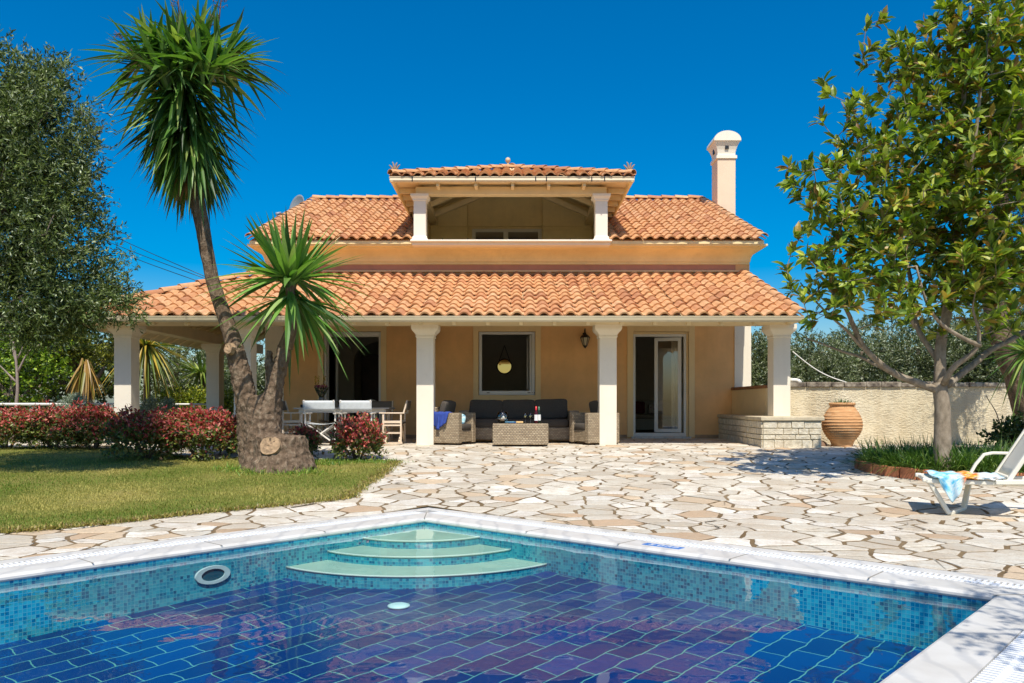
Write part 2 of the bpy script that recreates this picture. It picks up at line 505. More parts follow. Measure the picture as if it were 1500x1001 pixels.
M['timber'] = plain('cream_painted_timber', srgb(226,204,158), .6, .08, 3, .15, 40)
M['gutter'] = plain('cream_enamelled_gutter', srgb(216,200,164), .35, .05, 2)
M['pvc'] = plain('white_frame', srgb(226,222,210), .35, .04, 2)
M['glass'] = glassmat('window_glass')
M['clearglass'] = glassmat('clear_glass', (.96,.99,.98), .03)
M['grey_room'] = plain('grey_plaster', srgb(186,176,154), .9, .05)
M['black'] = plain('black_iron', srgb(26,24,22), .45, .2)
M['dark_wood'] = plain('dark_wood', srgb(62,34,20), .45, .25, 4)
M['charcoal'] = plain('charcoal_fabric', srgb(76,69,60), .95, .12, 30, .3, 300, bdist=.002)
M['plastic'] = plain('white_plastic', srgb(232,226,206), .4, .05, 3)
M['canvas'] = plain('pale_canvas', srgb(206,210,208), .9, .06, 20, .3, 250, bdist=.002)
M['greycanvas'] = plain('grey_mesh_canvas', srgb(122,112,98), .9, .06, 20, .3, 250, bdist=.002)
M['whitewood'] = plain('white_painted_wood', srgb(230,222,208), .5, .06, 6)
M['rust'] = plain('oxide_red', srgb(120,50,36), .7, .2)
M['brick'] = plain('edging_brick', srgb(190,118,80), .9, .25, 6, .5, 40, bdist=.01)
M['mirror'] = None
t = NT('mirror_glass'); M['mirror'] = t.done(t.pbr((.50,.38,.16), .03, metallic=1.0))
M['leaf'] = leafmat('foliage'); M['leaf_gloss'] = leafmat('glossy_foliage', .42, .26, .4); M['leaf_dull'] = leafmat('dull_foliage', .65, .2, .3)
M['bark_olive'] = bark('grey_bark', srgb(112,100,86), srgb(150,138,122))
M['bark_mag'] = bark('smooth_grey_bark', srgb(140,126,106), srgb(172,158,138), (5,5,3), .35, .015)
M['bark_yucca'] = bark('fissured_yucca_bark', srgb(118,98,78), srgb(164,146,122), (7,7,4), 1.0, .06)
M['cutwood'] = plain('cut_wood', srgb(164,136,104), .95, .34, 14, .9, 26, bdist=.02)
# ================================================================== GROUND, PATIO, POOL
def cdt_sheet(name, outer, holes, mat, zoff=0.0, extra=(), zfun=zg):
    """flat sheet that follows the slope; outer/holes are lists of (x,y)"""
    pts = []; edges = []
    def ring(r):
        o = len(pts); pts.extend(Vector(p) for p in r)
        edges.extend((o+i, o+(i+1) % len(r)) for i in range(len(r)))
    ring(outer)
    for h in holes: ring(h)
    xs = [p[0] for p in outer]; ys = [p[1] for p in outer]
    for yc in (8.3, 15.5):
        if min(ys) < yc < max(ys):
            o = len(pts); pts.append(Vector((min(xs)-1, yc))); pts.append(Vector((max(xs)+1, yc))); edges.append((o, o+1))
    V, E, Fc, *_ = delaunay_2d_cdt(pts, edges, [], 0, 1e-5)
    def inside(p, r):
        c = False; n = len(r)
        for i in range(n):
            a, b = r[i], r[(i+1) % n]
            if (a[1] > p[1]) != (b[1] > p[1]) and p[0] < (b[0]-a[0])*(p[1]-a[1])/(b[1]-a[1]) + a[0]: c = not c
        return c
    mb = MB(); fs = []
    for f in Fc:
        cx = sum(V[i][0] for i in f)/len(f); cy = sum(V[i][1] for i in f)/len(f)
        if inside((cx, cy), outer) and not any(inside((cx, cy), h) for h in holes): fs.append(f)
    mb.add([(p[0], p[1], zfun(p[1]) + zoff) for p in V], fs)
    o = obj(name, mb, mat, smooth=False)
    return o

# pool frame: A far corner, eu towards the right corner, ev towards the left
ZCOP = ZC - 1.15; ZNOSE = ZC - 1.20; ZWAT = ZC - 1.212
def rel(px, py, h): y = h * F / (py - HZ); return Vector((X(px, y), y))
A_ = rel(622, 765.5, 1.2); B_ = rel(1461.7, 884, 1.2)
eu = (B_ - A_); LU = eu.length; eu = eu / LU
ev = ((rel(0, 852, 1.2) - A_).normalized() + (rel(1319.5, 1000.8, 1.2) - B_).normalized()).normalized()
LV = 9.5
def PW(u, v): return A_ + eu * u + ev * v
def frz(u, v): return ZC - (1.44 + .025 * min(max(u, 0), LU) + .048 * min(max(v, 0), 6.0))
CW = .56
pool_in = [tuple(PW(*q)) for q in ((0,0),(LU,0),(LU,LV),(0,LV))]
pool_out = [tuple(PW(*q)) for q in ((-CW,-CW),(LU+CW,-CW),(LU+CW,LV+CW),(-CW,LV+CW))]
gx = (-90, 90)
o = cdt_sheet('ground', [(-150,-40),(150,-40),(150,220),(-150,220)], [pool_out], M['earth'], -.03); structure(o)
o = cdt_sheet('patio', [(-12.5,-3.5),(15,-3.5),(15,17.2),(6.2,19.3),(6.2,20.2),(-9.6,20.2),(-9.6,16.2),(-12.5,16.2)], [pool_out], M['paving'], -.0035); structure(o)

def clip_half(poly, p, n):
    out = []; m = len(poly)
    for k in range(m):
        a, b2 = poly[k], poly[(k+1) % m]
        da = (a[0]-p[0])*n[0] + (a[1]-p[1])*n[1]; db = (b2[0]-p[0])*n[0] + (b2[1]-p[1])*n[1]
        if da <= 0: out.append(a)
        if (da < 0 < db) or (db < 0 < da):
            f = da/(da-db); out.append((a[0]+(b2[0]-a[0])*f, a[1]+(b2[1]-a[1])*f))
    return out
def build_stones():
    r = np.random.default_rng(42); pts = np.zeros((0,2)); rad = np.zeros(0)
    bx0, bx1, by0, by1 = -10.0, 11.5, 3.0, 19.6
    for lo, hi, ntry in ((.42,.62,500), (.27,.40,2600), (.14,.24,22000)):
        for x, y, q in zip(r.uniform(bx0,bx1,ntry), r.uniform(by0,by1,ntry), r.uniform(lo,hi,ntry)):
            if abs(x) > .70*y + .9: continue
            if len(pts) and np.any((pts[:,0]-x)**2 + ((pts[:,1]-y)*1.25)**2 < (.5*(rad+q))**2): continue
            pts = np.vstack([pts, [x,y]]); rad = np.append(rad, q)
    po = [Vector(p) for p in pool_out]; pc = sum(po, Vector((0,0)))/4; pe = []
    for k in range(4):
        a, b2 = po[k], po[(k+1) % 4]; d = (b2-a).normalized(); n = Vector((d.y,-d.x))
        if (pc-a).dot(n) > 0: n = -n
        pe.append((a, n))
    mb = MB(); cols = []
    for i in range(len(pts)):
        p = pts[i]; d2 = np.hypot(pts[:,0]-p[0], pts[:,1]-p[1]); nb = np.argsort(d2)[1:26]
        poly = [(p[0]-1.2,p[1]-1.2),(p[0]+1.2,p[1]-1.2),(p[0]+1.2,p[1]+1.2),(p[0]-1.2,p[1]+1.2)]
        for j in nb:
            # weighted bisector so big stones stay big
            dv = pts[j]-p; L = np.hypot(*dv); n = dv/L; f = .5 + .22*(rad[i]-rad[j])/(rad[i]+rad[j])
            poly = clip_half(poly, p + dv*f, n)
            if len(poly) < 3: break
        if len(poly) < 3: continue
        ctr = Vector((sum(q[0] for q in poly)/len(poly), sum(q[1] for q in poly)/len(poly)))
        sd = [(ctr-a).dot(n) for a, n in pe]; k = int(np.argmax(sd))
        poly = clip_half(poly, pe[k][0] + pe[k][1]*.012, -pe[k][1])
        poly = clip_half(poly, (0,19.28), (0,1))
        if len(poly) < 3: continue
        dense = []
        for k in range(len(poly)):
            a, b2 = poly[k], poly[(k+1) % len(poly)]; m = max(1, int(math.hypot(b2[0]-a[0], b2[1]-a[1])/.09))
            for q in range(m): f = q/m; dense.append((a[0]+(b2[0]-a[0])*f, a[1]+(b2[1]-a[1])*f))
        wp = []
        for x, y in dense:
            near = min(abs(((Vector((x,y))-a2).dot(n2))) for a2, n2 in pe); s = min(1.0, max(0.0, (near-.03)/.15))
            wx = mnoise.noise(Vector((x*2.1,y*2.1,1)))*.085 + mnoise.noise(Vector((x*8,y*8,3)))*.018
            wy = mnoise.noise(Vector((x*2.1,y*2.1,7)))*.085 + mnoise.noise(Vector((x*8,y*8,9)))*.018
            wp.append(Vector((x+wx*s, y+wy*s)))
        c2 = sum(wp, Vector((0,0)))/len(wp)
        xs = np.array([q.x for q in wp]); ys = np.array([q.y for q in wp])
        if np.all(in_poly(xs, ys, lp)): continue
        gap = r.uniform(.011,.026); tx, ty = r.uniform(-.004,.004,2); dz = r.uniform(-.001,.004); m = len(wp); rings = []
        area = sum(wp[k].x*wp[(k+1)%m].y - wp[(k+1)%m].x*wp[k].y for k in range(m)); nin = []
        for k in range(m):
            tg = wp[(k+1)%m] - wp[k-1]; nn_ = Vector((-tg.y, tg.x)) if area > 0 else Vector((tg.y, -tg.x)); nin.append(nn_.normalized() if nn_.length > 1e-7 else Vector((0,0)))
        for ins, z in ((gap,-.016),(gap,-.0025),(gap+.008,.0012)):
            kk = 0
            for q in wp:
                v = c2-q; L = max(v.length, 1e-6)
                gg = ins + .016*max(0, mnoise.noise(Vector((q.x*4,q.y*4,i))))
                w = q + nin[kk]*min(gg, L*.5); kk += 1; rings.append((w.x, w.y, zg(w.y) + z + dz + tx*(w.x-c2.x) + ty*(w.y-c2.y)))
        o0 = len(mb.f)
        mb.add(rings, [(q, (q+1) % m, (q+1) % m + m, q + m) for q in range(m)] + [(q+m, (q+1) % m + m, (q+1) % m + 2*m, q + 2*m) for q in range(m)] + [tuple(range(2*m, 3*m))])
        base = np.array(STONE[r.choice(len(STONE), p=(.26,.24,.2,.17,.08,.05))])*r.uniform(.82,1.10)
        cols += [tuple(base)]*(len(mb.f)-o0)
    o = obj('paving_stones', mb, M['stone'], smooth=False)
    bm = bmesh.new(); bm.from_mesh(o.data); bmesh.ops.recalc_face_normals(bm, faces=bm.faces[:]); bm.to_mesh(o.data); bm.free()
    at = o.data.color_attributes.new('Col', 'FLOAT_COLOR', 'CORNER'); buf = []
    for f, cc in zip(o.data.polygons, cols): buf += [*cc, 1.0]*f.loop_total
    at.data.foreach_set('color', buf)
    structure(o); o['label'] = 'irregular pale paving stones of the patio'; o['category'] = 'paving'
    return o
STONE = [srgb(221,215,197), srgb(208,201,182), srgb(230,225,210), srgb(196,188,169), srgb(210,186,152), srgb(192,162,128)]

pool = thing('swimming_pool', 'blue tiled swimming pool with white marble edge and corner steps', 'pool', (A_.x, A_.y, ZCOP))
mb = MB()
def poolwall(a, b, ulen, uoff):
    n = 24
    def fn(s, t_):
        u = a[0] + (b[0]-a[0]) * s; v = a[1] + (b[1]-a[1]) * s
        p = PW(u, v); zt = ZNOSE + .002; zb = frz(u, v) - .02
        return (p.x, p.y, zb + (zt - zb) * t_)
    def uvf(s, t_):
        u = a[0] + (b[0]-a[0]) * s; v = a[1] + (b[1]-a[1]) * s
        zt = ZNOSE + .002; zb = frz(u, v) - .02
        return (uoff + ulen * s, (zb + (zt - zb) * t_) * 1.0 + 5)
    mb.grid(fn, n, 1, False, uvf)
poolwall((LU,0), (0,0), LU, 20); poolwall((0,0), (0,LV), LV, 40); poolwall((0,LV), (LU,LV), LU, 60); poolwall((LU,LV), (LU,0), LV, 80)
obj('wall', mb, M['mosaic'], pool)
mb = MB()
mb.grid(lambda s, t_: (*PW(LU*s, LV*t_), frz(LU*s, LV*t_)), 10, 20, False, lambda s, t_: (LU*s + 7, LV*t_ + 7))
obj('floor', mb, M['poolfloor'], pool)
M['tread'] = plain('pale_green_step_stone', srgb(166,192,172), .5, .1, 4, .15, 50)
M['nosing'] = plain('step_nosing', srgb(206,220,206), .5, .05, 4)
for R_, zt, zb, sc in ((.76, ZC-1.262, ZC-1.36, 0), (1.15, ZC-1.335, ZC-1.45, 3), (1.57, ZC-1.416, ZC-1.56, 6)):
    ang = [math.pi/2 * k / 28 for k in range(29)]
    arc = [PW(R_ * math.cos(a), R_ * math.sin(a)) for a in ang]
    mb = MB(); c0 = PW(-.02, -.02)
    mb.add([(c0.x, c0.y, zt)] + [(p.x, p.y, zt) for p in arc], [tuple(range(len(arc)+1))])
    st = obj('step', mb, M['tread'], pool)
    mb = MB()
    mb.grid(lambda s, t_: (*PW(R_*math.cos(math.pi/2*s), R_*math.sin(math.pi/2*s)), zb + (zt-.001-zb)*t_), 28, 1, True,
            lambda s, t_: (100 + sc + R_*math.pi/2*s, (zb + (zt-zb)*t_) + 5))
    obj('riser', mb, M['mosaic'], st)
    mb = MB()
    mb.tube([(p.x, p.y, zt - .002) for p in arc], .009, 6)
    obj('nosing', mb, M['nosing'], st)
# marble coping: inner strip with round nose, outer strip, grate between
def ringstrip(mb, i0, i1, z0, z1, nose=0.0, vend=True):
    q = [(-1,-1,0),(1,-1,0),(1,1,0),(-1,1,0)]
    def cor(k, d):
        u = (-d if k in (0,3) else LU + d); v = (-d if k in (0,1) else LV + d)
        return PW(u, v)
    sec = [(i1, z0), (i1, z1)]
    if nose:
        h = z1 - z0
        for j in range(0, 6):
            a = math.pi/2 - math.pi * j / 5
            sec.append((i0 + h/2 - h/2 * math.cos(a - 0) * 1.0, (z0+z1)/2 + h/2 * math.sin(a)))
    else:
        sec += [(i0, z1), (i0, z0)]
    n = len(sec); vs = []
    for k in range(4):
        for d, z in sec:
            p = cor(k, d); vs.append((p.x, p.y, z))
    fs = []
    for k in range(4):
        k2 = (k+1) % 4
        for j in range(n):
            j2 = (j+1) % n
            fs.append((k*n+j, k2*n+j, k2*n+j2, k*n+j2))
    mb.add(vs, fs)
mb = MB(); ringstrip(mb, -.014, .265, ZNOSE, ZCOP, nose=1.0)
cp = obj('coping', mb, M['marble'], pool, smooth=False)
mb = MB(); ringstrip(mb, .435, CW + .004, ZNOSE - .1, ZCOP + .002)
obj('outer_coping', mb, M['marble'], pool, bevel=.006)
mb = MB(); ringstrip(mb, .26, .44, ZNOSE - .25, ZCOP - .06)
obj('overflow_channel', mb, plain('channel_concrete', srgb(46,44,40), .9), pool)
# white plastic grate: cross bars set along each side
mb = MB()
def grate_side(a, b, nrm, skew):
    L = (b - a).length; d = (b - a) / L; n = int(L / .036)
    for k in range(n):
        c = a + d * ((k + .5) * L / n)
        p0 = c + nrm * .272; p1 = c + nrm * .428
        mb.bar((p0.x, p0.y, ZCOP - .012), (p1.x, p1.y, ZCOP - .012), .019, .02)
    for off in (.35,):
        p0 = a + nrm * off; p1 = b + nrm * off
        mb.bar((p0.x, p0.y, ZCOP - .012), (p1.x, p1.y, ZCOP - .012), .02 if off != .35 else .03, .017)
nu = -ev; nv = -eu
grate_side(PW(-.26, 0), PW(LU+.26, 0), nu, 0)
grate_side(PW(0, -.26), PW(0, LV), nv, 0)
grate_side(PW(LU, -.26), PW(LU, LV), -nv, 0)
obj('overflow_grate', mb, plain('white_grate_plastic', srgb(236,236,232), .45, .03), pool)
# joints between marble slabs
mb = MB()
jm = plain('marble_joint', srgb(140,134,122), .9, .1)
for side in range(2):
    for k in range(1, 12):
        s_ = k * .98 + (.21 if side else .37)
        if s_ > (LU + .1 if side == 0 else LV): continue
        a = PW(s_, -.0) if side == 0 else PW(0, s_)
        nrm = nu if side == 0 else nv
        p0 = a + nrm * -.02; p1 = a + nrm * .265
        mb.bar((p0.x, p0.y, ZCOP + .0005), (p1.x, p1.y, ZCOP + .0005), .009, .003)
for (u0, v0, u1, v1) in ((-.26,-.26,.02,.02), (LU+.26,-.26,LU-.02,.02)):
    p0 = PW(u0, v0); p1 = PW(u1, v1)
    mb.bar((p0.x, p0.y, ZCOP + .0005), (p1.x, p1.y, ZCOP + .0005), .010, .003)
objs('slab_joint', mb, jm, pool)
# underwater lamp on the left wall, floor inlet, blue depth plaque
vl = 2.55
for it in range(30):
    p = PW(0, vl); px = 750 + p.x*F/p.y
    vl += (px - 311) * .004
p = PW(0, vl); zl = Z(842, p.y)
mb = MB()
def disc_on_wall(mb, c, r0, r1, th, nseg=36):
    vs = []; e = Vector((ev.x, ev.y, 0)); nn = Vector((eu.x, eu.y, 0)); up = Vector((0,0,1))
    for k in range(nseg):
        a = 2*math.pi*k/nseg; d = e*math.cos(a) + up*math.sin(a)*.5
        vs += [c + d*r1 + nn*.004, c + d*r1*.97 + nn*th, c + d*r0 + nn*th, c + d*r0 + nn*.006]
    fs = []
    for k in range(nseg):
        k2 = (k+1) % nseg
        for j in range(3): fs.append((k*4+j, k2*4+j, k2*4+j+1, k*4+j+1))
    mb.add(vs, fs, smooth=False)
cl = Vector((p.x, p.y, zl))
disc_on_wall(mb, cl, .098, .15, .018)
lm = obj('underwater_lamp', mb, plain('lamp_rim', srgb(206,222,220), .4), pool)
mb = MB(); e = Vector((ev.x, ev.y, 0)); nn = Vector((eu.x, eu.y, 0))
mb.add([cl + nn*.008] + [cl + nn*.006 + e*math.cos(a)*.1 + Vector((0,0,1))*math.sin(a)*.05 for a in [2*math.pi*k/36 for k in range(36)]],
       [(0, k+1, (k+1) % 36 + 1) for k in range(36)], smooth=True)
obj('lens', mb, plain('lamp_lens', srgb(40,92,110), .15), lm)
pd = rel(584, 880, 1.50); uv_ = Matrix(((eu.x, ev.x), (eu.y, ev.y))).inverted() @ (pd - A_)
mb = MB(); zf = frz(uv_.x, uv_.y)
mb.lathe([(.085, 0), (.085, .012), (.06, .02), (.02, .024)], (pd.x, pd.y, zf), 28)
obj('floor_inlet', mb, plain('inlet_plastic', srgb(196,226,222), .4), pool)
bl = plain('blue_glazed_tile', srgb(58,120,190), .35, .05)
pm = rel(965, 801.5, 1.15)
um = (pm - A_).dot(eu)
mb = MB(); c0 = PW(um, 0) + nu * .14
q = [c0 + eu*a + nu*b for a, b in ((-.17,-.045),(.17,-.045),(.17,.045),(-.17,.045))]
mb.prism([(k.x, k.y, ZCOP - .003) for k in q], (0,0,.006))
dp = obj('depth_plaque', mb, bl, pool)
# pale strokes of the illegible depth figures
mb = MB()
for ox, pts in ((-.10, [(-.02,.02),(.02,.02),(-.01,0),(.02,-.02),(-.02,-.02)]), (-.02, [(-.02,-.022),(.02,-.022),(.02,.022),(-.02,.022),(-.02,-.022)]), (.05, [(-.02,.022),(-.02,-.022)]), (.05, [(-.02,.022),(0,0),(.02,.022),(.02,-.022)]), (.12, [(-.02,-.022),(-.02,.022),(.01,.022),(.01,-.005),(-.02,-.005)])):
    for a, b in zip(pts, pts[1:]):
        pa = c0 + eu*(ox+a[0]) + nu*a[1]; pb = c0 + eu*(ox+b[0]) + nu*b[1]
        mb.bar((pa.x, pa.y, ZCOP + .0035), (pb.x, pb.y, ZCOP + .0035), .008, .002)
obj('figures', mb, M['pvc'], dp)
mb = MB()
w = [PW(*q) for q in ((-.02,-.02),(LU+.02,-.02),(LU+.02,LV+.02),(-.02,LV+.02))]
mb.add([(k.x, k.y, ZWAT) for k in w], [(0,1,2,3)])
wt = obj('water', mb, M['water']); structure(wt)
# sort winding so the surface faces up
me = wt.data
if me.polygons[0].normal.z < 0: me.flip_normals()

# lawn
edge_px = [(-260,800),(0,782),(80,776),(160,768.5),(230,760),(296,752.5),(400,743),(500,732.5),(512,728),(530,715),(553,700),(572,686),(582,677)]
lawn_front = [G(*q) for q in edge_px]
back_px = [(560,674.5),(500,674),(455,674),(410,672),(360,668),(340,672),(300,674),(262,668),(225,660),(150,657),(60,656),(0,656),(-200,656)]
lawn_back = [G(*q) for q in back_px]
lawn_poly = [(p.x, p.y) for p in lawn_front] + [(p.x, p.y) for p in lawn_back]
# ragged edge
lp = []
for i, a in enumerate(lawn_poly):
    b = lawn_poly[(i+1) % len(lawn_poly)]; n = max(1, int(math.hypot(b[0]-a[0], b[1]-a[1]) / .12))
    for k in range(n):
        f = k / n; q = (a[0]+(b[0]-a[0])*f, a[1]+(b[1]-a[1])*f)
        j = mnoise.noise(Vector((q[0]*2.2, q[1]*2.2, 0))) * .10 + mnoise.noise(Vector((q[0]*9, q[1]*9, 5))) * .035
        lp.append((q[0] + j, q[1] + j))
o = cdt_sheet('lawn', lp, [], M['lawn'], .012); structure(o)
def in_poly(x, y, poly):
    c = np.zeros(len(x), bool); n = len(poly)
    for i in range(n):
        x1, y1 = poly[i]; x2, y2 = poly[(i+1) % n]
        if y1 == y2: continue
        k = ((y1 > y) != (y2 > y)) & (x < (x2-x1)*(y-y1)/(y2-y1) + x1)
        c ^= k
    return c
build_stones()
N = 420000
gx_ = rng.uniform(-11.5, -1.5, N); gy_ = rng.uniform(6.0, 15.8, N)
ok = in_poly(gx_, gy_, lp) & (gx_ > -.70*gy_)
gx_, gy_ = gx_[ok], gy_[ok]
def vnoise(x, y, s, seed=0.0):
    return np.array([mnoise.noise(Vector((a*s+seed, b*s, seed))) for a, b in zip(x, y)])
n = len(gx_)
ch = rng.random(n) < np.clip(.25 + (14 - gy_) * .10, .22, .85); gx_, gy_ = gx_[ch], gy_[ch]; n = len(gx_)
pn = vnoise(gx_, gy_, .7) ; pn2 = vnoise(gx_, gy_, 3.0, 4.0)
hgt = rng.uniform(.018, .045, n) * (1 + .4*pn2); az = rng.uniform(0, 2*np.pi, n); lean = rng.uniform(.2, 1.1, n)
gx_ += rng.normal(0,.03,n); gy_ += rng.normal(0,.03,n)
base = np.stack([gx_, gy_, zgn(gy_) + .004], 1)
d = np.stack([np.cos(az)*np.sin(lean), np.sin(az)*np.sin(lean), np.cos(lean)], 1)
sd = np.stack([-np.sin(az), np.cos(az), np.zeros(n)], 1)
w = rng.uniform(.0035, .0065, n)[:, None]
V = np.stack([base - sd*w, base + sd*w, base + d*hgt[:, None]], 1).reshape(-1, 3)
Fc = np.arange(3*n).reshape(-1, 3)
mixv = np.clip(.52 + pn*1.35 + pn2*.6 + rng.normal(0, .28, n), 0, 1)[:, None]
gc = (1-mixv) * np.array(srgb(98,122,36)) + mixv * np.array(srgb(176,164,88))
gc *= rng.uniform(.7, 1.2, (n, 1))
g = npobj('grass', V, Fc, M['leaf_dull'], None, gc); tag(g, 'short patchy lawn grass, green with dry yellow tips', 'grass', kind='stuff')
# ================================================================== HOUSE
YW = 19.3; XL, XR = -6.03, 5.84
house = thing('house', 'peach two storey villa with terracotta tiled roofs, colonnaded porch and balcony dormer', 'house', (0, YW, 0))
def wall_holes(mb, x0, x1, z0, z1, y0, y1, holes):
    xs = sorted({x0, x1} | {h[0] for h in holes} | {h[1] for h in holes}); zs = sorted({z0, z1} | {h[2] for h in holes} | {h[3] for h in holes})
    hole = lambda x, z: any(h[0] < x < h[1] and h[2] < z < h[3] for h in holes)
    for i in range(len(xs)-1):
        for j in range(len(zs)-1):
            if hole((xs[i]+xs[i+1])/2, (zs[j]+zs[j+1])/2): continue
            a, b, c, d = xs[i], xs[i+1], zs[j], zs[j+1]
            mb.add([(a,y0,c),(b,y0,c),(b,y0,d),(a,y0,d)], [(0,1,2,3)])
            mb.add([(a,y1,c),(b,y1,c),(b,y1,d),(a,y1,d)], [(3,2,1,0)])
    for a, b, c, d in holes:
        mb.add([(a,y0,c),(a,y1,c),(a,y1,d),(a,y0,d)], [(0,1,2,3)]); mb.add([(b,y0,c),(b,y1,c),(b,y1,d),(b,y0,d)], [(3,2,1,0)])
        mb.add([(a,y0,d),(b,y0,d),(b,y1,d),(a,y1,d)], [(3,2,1,0)])
        if c > z0: mb.add([(a,y0,c),(b,y0,c),(b,y1,c),(a,y1,c)], [(0,1,2,3)])
xw = lambda px: X(px, YW)
zw = lambda py: Z(py, YW)
D1 = (xw(474), xw(558), 0.0, zw(486)); W1 = (xw(701), xw(784), zw(579), zw(486)); D2 = (xw(927.5), xw(1008.5), 0.045, zw(486))
YB = 29.5
mb = MB()
wall_holes(mb, XL, XR, -.05, 4.27, YW, YW + .28, [D1, W1, D2])
mb.add([(XL,YW,-.05),(XL,YB,-.05),(XL,YB,4.7),(XL,YW,4.7)], [(0,3,2,1)]); mb.add([(XR,YW,-.05),(XR,YB,-.05),(XR,YB,4.7),(XR,YW,4.7)], [(0,1,2,3)])
mb.add([(XL,YB,-.05),(XR,YB,-.05),(XR,YB,4.7),(XL,YB,4.7)], [(0,3,2,1)])
obj('wall', mb, M['peach'], house)
# cream corner pilasters on the ground floor, plinth
mb = MB()
mb.box(xw(1075.5), XR + .03, YW - .035, YW + .6, -.05, 3.2)
mb.box(XL - .03, XL + .42, YW - .035, YW + .6, -.05, 3.2)
objs('pilaster', mb, M['white_render'], house, bevel=.006)
mb = MB()
for a, b in ((xw(566), xw(918)), (xw(1018), xw(1075))): mb.box(a, b, YW - .03, YW + .02, -.02, .09)
objs('plinth', mb, plain('porch_skirting_stone', srgb(168,140,108), .85, .25, 5, .5, 30), house, bevel=.008)
# surrounds
def surround(mb, ox0, ox1, oz0, oz1, h, y=YW, d=.035):
    a, b, c, e = h
    mb.box(ox0, a, y - d, y + .1, oz0, oz1); mb.box(b, ox1, y - d, y + .1, oz0, oz1); mb.box(a, b, y - d, y + .1, e, oz1)
    if oz0 < c - .02: mb.box(a, b, y - d, y + .1, oz0, c)
def frame_rect(mb, x0, x1, z0, z1, y0, y1, w, wb=None, wt=None):
    wb = w if wb is None else wb; wt = w if wt is None else wt
    mb.box(x0, x0+w, y0, y1, z0, z1); mb.box(x1-w, x1, y0, y1, z0, z1)
    mb.box(x0+w, x1-w, y0, y1, z1-wt, z1); mb.box(x0+w, x1-w, y0, y1, z0, z0+wb)
# middle window
win = MB(); frame_rect(win, W1[0]+.01, W1[1]-.01, W1[2]+.005, W1[3]-.005, YW+.03, YW+.12, .07, .10, .06)
wo_ = obj('window', win, M['pvc'], house, bevel=.004)
mb = MB(); surround(mb, xw(693), xw(792.3), zw(586.3), zw(477.5), W1); obj('surround', mb, M['trim'], wo_, bevel=.008)
mb = MB(); sx1 = W1[1]-.09
frame_rect(mb, sx1-.42, sx1+.0, W1[2]+.11, W1[3]-.07, YW+.14, YW+.17, .05)
mb2 = MB(); Mx = Matrix.Translation((W1[1]-.10, YW+.16, 0)) @ Matrix.Rotation(math.radians(-82), 4, 'Z')
def rframe(mb, w_, z0, z1, th, t_, Mx):
    mb.box(0, t_, 0, th, z0, z1, Mx); mb.box(w_-t_, w_, 0, th, z0, z1, Mx); mb.box(t_, w_-t_, 0, th, z1-t_, z1, Mx); mb.box(t_, w_-t_, 0, th, z0, z0+t_, Mx)
mb2 = MB(); Mx = Matrix.Translation((W1[1]-.085, YW+.13, 0)) @ Matrix.Rotation(math.radians(96), 4, 'Z')
rframe(mb2, .6, W1[2]+.11, W1[3]-.07, .05, .055, Mx)
sash = obj('sash', mb2, M['pvc'], wo_)
mb = MB(); mb.box(.055, .545, .02, .028, W1[2]+.165, W1[3]-.125, Mx); obj('pane', mb, M['glass'], sash)
mb = MB()
for px in (715, 775, 779.5, 783): mb.box(xw(px)-.035 if px < 779 else xw(px)-.012, xw(px)+.035 if px < 776 else xw(px)+.012, YW+.022, YW+.034, W1[2]+.05, W1[2]+.066)
objs('drain_slot', mb, M['black'], wo_)
# right glazed door
dr = MB(); frame_rect(dr, D2[0]+.005, D2[1]-.05, D2[2], D2[3]-.06, YW+.03, YW+.12, .055, .09, .06)
d2 = obj('door', dr, M['pvc'], house, bevel=.004)
mb = MB(); surround(mb, xw(918.5), xw(1017.5), 0.03, zw(477.5), D2); mb.box(D2[1]-.05, D2[1], YW+.02, YW+.12, D2[2], D2[3]); mb.box(D2[0], D2[1]-.05, YW+.025, YW+.12, D2[3]-.06, D2[3])
obj('surround', mb, M['trim'], d2, bevel=.008)
lx = xw(1000); Mx = Matrix.Translation((lx, YW+.13, 0)) @ Matrix.Rotation(math.radians(162), 4, 'Z')
mb = MB(); rframe(mb, .66, D2[2]+.10, D2[3]-.13, .055, .085, Mx)
lf = obj('leaf', mb, M['pvc'], d2, bevel=.004)
mb = MB(); mb.box(.085, .575, .02, .03, D2[2]+.185, D2[3]-.215, Mx); obj('pane', mb, M['glass'], lf)
mb = MB(); mb.box(D2[0]-.05, D2[1]+.05, YW-.10, YW+.25, -.01, .045); obj('threshold', mb, M['marble'], d2, bevel=.006)
# left glazed opening
dl = MB(); frame_rect(dl, D1[0]+.005, D1[1]-.005, 0.0, D1[3]-.005, YW+.03, YW+.12, .055, .05, .12)
d1 = obj('door', dl, M['pvc'], house, bevel=.004)
mb = MB(); surround(mb, xw(465.5), xw(566.3), 0.0, zw(476.5), D1); obj('surround', mb, M['trim'], d1, bevel=.008)
mb = MB(); Mx = Matrix.Translation((D1[0]+.07, YW+.14, 0)) @ Matrix.Rotation(math.radians(80), 4, 'Z')
rframe(mb, .66, .06, D1[3]-.14, .055, .08, Mx); lf = obj('leaf', mb, M['pvc'], d1)
mb = MB(); mb.box(.08, .58, .02, .03, .14, D1[3]-.22, Mx); obj('pane', mb, M['glass'], lf)
